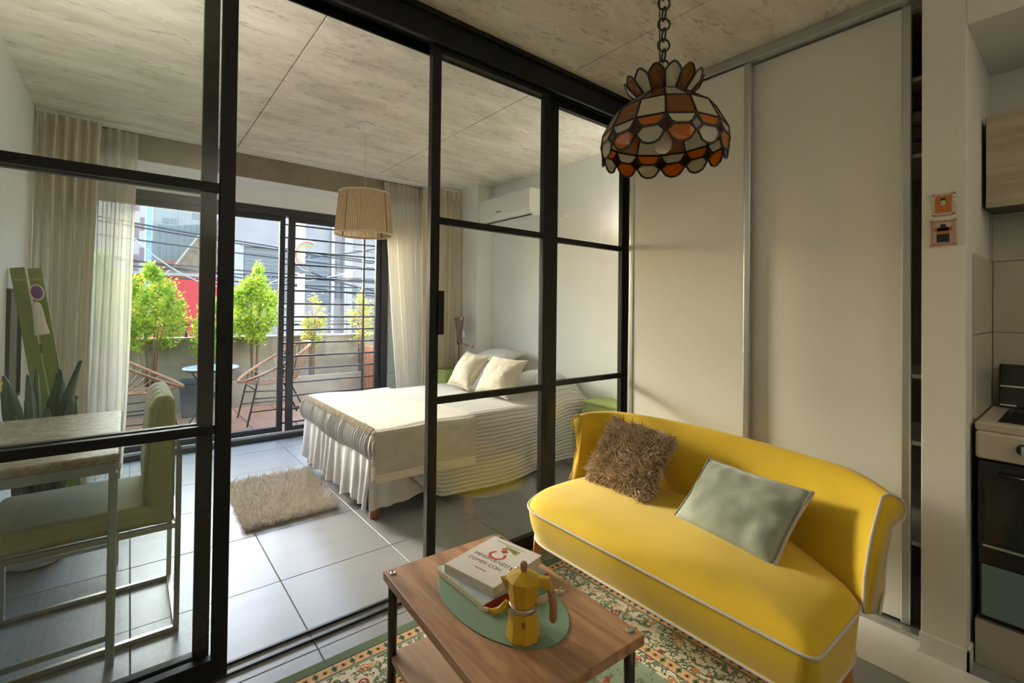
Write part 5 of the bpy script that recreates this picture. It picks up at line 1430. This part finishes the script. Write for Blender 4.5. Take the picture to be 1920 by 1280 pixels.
# ------------------------------------------------------------------ buildings across the street
def build_street():
    red = mat('red_render', (.42, .022, .026), .8, var=.08, vscale=1); pale = mat('pale_render', (.25, .215, .205), .85, var=.10, vscale=.6); white = mat('white_render', (.31, .255, .245), .85, var=.06, vscale=.5)
    grey = mat('grey_render', (.215, .18, .172), .85, var=.14, vscale=.9); slat = mat('shutter_slat', (.075, .072, .075), .6); dk = mat('far_window', (.06, .06, .07), .3); conc = concrete('far_concrete', (.27, .225, .20), (.23, .19, .17), (.16, .13, .12), scale=1.0)
    blue = mat('blue_corrugated', (.105, .115, .12), .5); pink = mat('pinkish_panel', (.17, .10, .115), .8); ter = mat('terracotta', (.24, .07, .05), .8); pole = mat('pole_teal', (.16, .24, .25), .5); asphalt = mat('asphalt', (.10, .10, .10), .9)
    # brick gable material
    bm_ = bpy.data.materials.new('old_brick'); bm_.use_nodes = True; nt, N, L, P = nodes_of(bm_)
    tc = N.new('ShaderNodeTexCoord'); mp = N.new('ShaderNodeMapping'); mp.inputs['Rotation'].default_value = (math.radians(90), 0, 0); L.new(tc.outputs['Object'], mp.inputs[0])
    bt = N.new('ShaderNodeTexBrick'); bt.inputs['Scale'].default_value = 5.0; bt.inputs['Color1'].default_value = (.17, .070, .042, 1); bt.inputs['Color2'].default_value = (.19, .115, .075, 1); bt.inputs['Mortar'].default_value = (.18, .14, .11, 1); bt.inputs['Mortar Size'].default_value = .04
    L.new(mp.outputs[0], bt.inputs[0]); nz = N.new('ShaderNodeTexNoise'); nz.inputs['Scale'].default_value = 6; nz.inputs['Detail'].default_value = 6; L.new(tc.outputs['Object'], nz.inputs[0])
    mx = N.new('ShaderNodeMix'); mx.data_type = 'RGBA'; mx.inputs[7].default_value = (.07, .04, .025, 1); r = N.new('ShaderNodeValToRGB'); r.color_ramp.elements[0].position = .45; r.color_ramp.elements[1].position = .7
    L.new(nz.outputs[0], r.inputs[0]); L.new(r.outputs[0], mx.inputs[0]); L.new(bt.outputs[0], mx.inputs[6]); L.new(mx.outputs[2], P.inputs['Base Color']); P.inputs['Roughness'].default_value = .9
    struct(MB().box(-60, 70, 8.05, 60, -4.3, -4.0).build('ground_street', asphalt), 'asphalt street below the balcony')
    def win(par, x0, x1, y, z0, z1, n=0, m=dk, deep=.06):
        f = MB().box(x0, x1, y-.03, y+deep, z0, z1).build('window', m, par)
        for k in range(n):
            h = (z1-z0)/n; MB().box(x0, x1, y-.05, y-.03, z0+k*h+.15*h, z0+k*h+.85*h).build('slat', slat, f)
        return f
    # red house
    t = thing('red_building', 'low bright red building across the street', 'building', (.5, 17, -4))
    MB().box(-5.0, 2.35, 16, 19, -4, 2.22).build('wall', red, t); MB().box(-5.05, 2.4, 15.95, 19.05, 2.22, 2.30).build('parapet_cap', pale, t)
    # brick gable
    t = thing('brick_gable', 'old rough brick gable rising behind the red building', 'building', (2, 19, -4))
    MB().prism([(x, 19.2, z) for x, z in ((.75, -4), (.75, 2.2), (1.15, 2.6), (1.85, 3.75), (2.35, 4.35), (2.38, -4))], (0, .5, 0)).build('wall', bm_, t)
    cp = MB(); cp.tube([(.75, 19.3, 2.25), (1.15, 19.3, 2.65), (1.85, 19.3, 3.8), (2.35, 19.3, 4.4)], .07, 5); cp.build('verge', mat('verge', (.22, .17, .13), .9), t)
    # blue corrugated shed
    t = thing('corrugated_shed', 'pale blue corrugated metal shed above the brick gable', 'building', (1.2, 22, -4))
    MB().prism([(x, 22, z) for x, z in ((.35, -4), (.40, 2.9), (.78, 4.45), (1.2, 4.42), (2.38, 4.65), (2.38, -4))], (0, 1.5, 0)).build('wall', blue, t)
    for k in range(8):
        x = .80+k*.2; z1 = 4.42+.17*max(0, (x-1.2)); MB().box(x, x+.03, 21.95, 22, 2.4, z1).build('rib', blue, t)
    MB().box(.80, 2.0, 21.4, 21.95, 2.55, 3.05).build('terracotta_parapet', ter, t)
    # tall white blocks
    t = thing('apartment_tower', 'tall pale blue-white apartment tower far behind the brick gable', 'building', (2, 34, -4))
    MB().box(.95, 6.0, 34, 40, -4, 9.2).build('wall', mat('tower_blue', (.215, .195, .19), .85), t); MB().box(2.2, 2.24, 33.96, 34, 4, 9.2).build('corner_joint', white, t)
    for x0, x1, z0, z1 in ((1.42, 1.72, 6.2, 6.5), (1.80, 2.08, 6.2, 6.5), (2.85, 3.2, 6.6, 7.0), (3.3, 3.9, 6.1, 6.9)): win(t, x0, x1, 34, z0, z1)
    t = thing('white_tower', 'white apartment tower with pinkish balconies behind the street pole', 'building', (0, 28, -4))
    MB().box(-6, .56, 28, 34, -4, 6.3).build('wall', white, t)
    for z in (1.6, 3.0, 4.4, 5.8):
        win(t, .0, .28, 28, z, z+.75, 0, pink); win(t, .33, .48, 28, z-.9, z-.3, 0, pink)
    # grey workshop with shutters
    t = thing('grey_workshop', 'long pale grey workshop facade with slatted shutters opposite the balcony', 'building', (7, 17, -4))
    MB().box(2.42, 16, 17, 18.5, -4, 5.0).build('wall', grey, t)
    MB().box(2.42, 2.78, 16.9, 17, -4, 3.4).build('pilaster', pale, t)
    win(t, 2.80, 4.05, 17, 1.55, 3.30, 14); MB().box(2.72, 4.12, 16.86, 17, 3.30, 3.40).build('sill', pale, t); MB().box(2.72, 4.12, 16.9, 17, 1.36, 1.50).build('sill', white, t)
    win(t, 4.62, 5.60, 17, 1.55, 3.20, 10); win(t, 5.70, 5.95, 17, 1.7, 3.1, 6)
    win(t, 6.25, 7.4, 17, -.9, 1.60, 18); win(t, 6.25, 7.4, 17, 1.75, 2.1, 2, grey)
    MB().box(5.92, 6.20, 16.75, 17, -4, 5.0).build('column', conc, t); MB().box(4.25, 4.5, 16.95, 17, -4, 5.0).build('downpipe_panel', white, t)
    for z in (2.5, 2.9, 3.5): MB().box(6.2, 9.0, 16.95, 17, z, z+.05).build('string_course', pale, t)
    MB().cyl((5.55, 16.9, -3), (5.55, 16.9, 5.0), .06, n=10).build('downpipe', white, t, smooth=True)
    # poles
    t = thing('utility_pole', 'slim teal street pole in front of the white tower', 'pole', (.278, 12, -4))
    MB().cyl((.278, 12, -4), (.278, 12, 8), .065, .05, 12).build('shaft', pole, t, smooth=True)
    MB().box(-.3, .9, 11.95, 12.05, 5.0, 5.08).build('crossarm', pole, t)
    t = thing('utility_pole', 'tan concrete utility pole carrying cable loops opposite the security bars', 'pole', (2.93, 11, -4))
    MB().cyl((2.93, 11, -4), (2.93, 11, 7), .085, .07, 12).build('shaft', mat('tan_pole', (.45, .38, .28), .8), t, smooth=True)
    MB().box(2.75, 3.1, 10.85, 10.92, 2.15, 2.35).build('clamp', slat, t)
    # cable loops on the pole
    for i, (c, rr) in enumerate((((.55, .20, .03), .20), ((.12, .30, .08), .24), ((.5, .05, .06), .27), ((.6, .6, .5), .30))):
        m = mat('cable_colour_%d' % i, c, .5)
        pts = [(3.02+rr*.9*math.cos(a), 10.86, 2.52+rr*1.1*math.sin(a)) for a in [math.radians(60+k*12) for k in range(19)]]
        MB().tube(pts, .012, 6).build('cable_loop', m, t, smooth=True)
    # overhead cables
    ck = mat('cable_black', (.02, .02, .025), .6); cw = mat('cable_white', (.30, .29, .29), .6)
    def cable(p0, p1, sag, r, m, label):
        pts = []
        for k in range(17):
            s = k/16; q = Vector(p0).lerp(Vector(p1), s); q.z -= sag*4*s*(1-s); pts.append(q)
        o = MB().tube(pts, r, 6).build('overhead_cable', m, smooth=True); tag(o, label, 'cable', 'overhead cables across the street'); rebase(o, pts[8])
    ORD = ['topmost', 'second-highest', 'third-highest', 'fourth-highest', 'fifth-highest', 'lowest', 'steeply falling']
    for i_, (z0, z1, sag) in enumerate(((3.05, 2.45, .12), (2.95, 2.40, .10), (2.60, 2.30, .08), (2.05, 2.05, .05), (1.95, 2.0, .06), (1.72, 1.86, .04), (2.45, 1.55, .15))):
        cable((-3.0, 12, z0+.35), (6.5, 11.2, z1), sag, .016, ck, ORD[i_]+' black overhead cable passing in front of the teal pole')
    cable((-.5, 11.8, 3.4), (3.0, 10.9, 2.35), 1.05, .013, cw, 'deeply sagging white cable in front of the brick gable'); cable((1.3, 11.5, 1.9), (5.5, 11.0, 2.9), .35, .012, cw, 'white cable rising across the shuttered workshop window')
    cable((3.1, 10.9, 2.5), (7.0, 12.0, 3.6), .1, .016, ck, 'black cable rising from the tan pole towards the roof'); cable((3.0, 10.9, 2.2), (7.5, 12.5, 1.9), .25, .018, ck, 'black cable drooping from the tan pole past the column')
    cable((2.2, 12, 1.15), (3.1, 11, 2.6), .02, .014, ck, 'short steep black stay cable tied to the tan pole')
build_street()
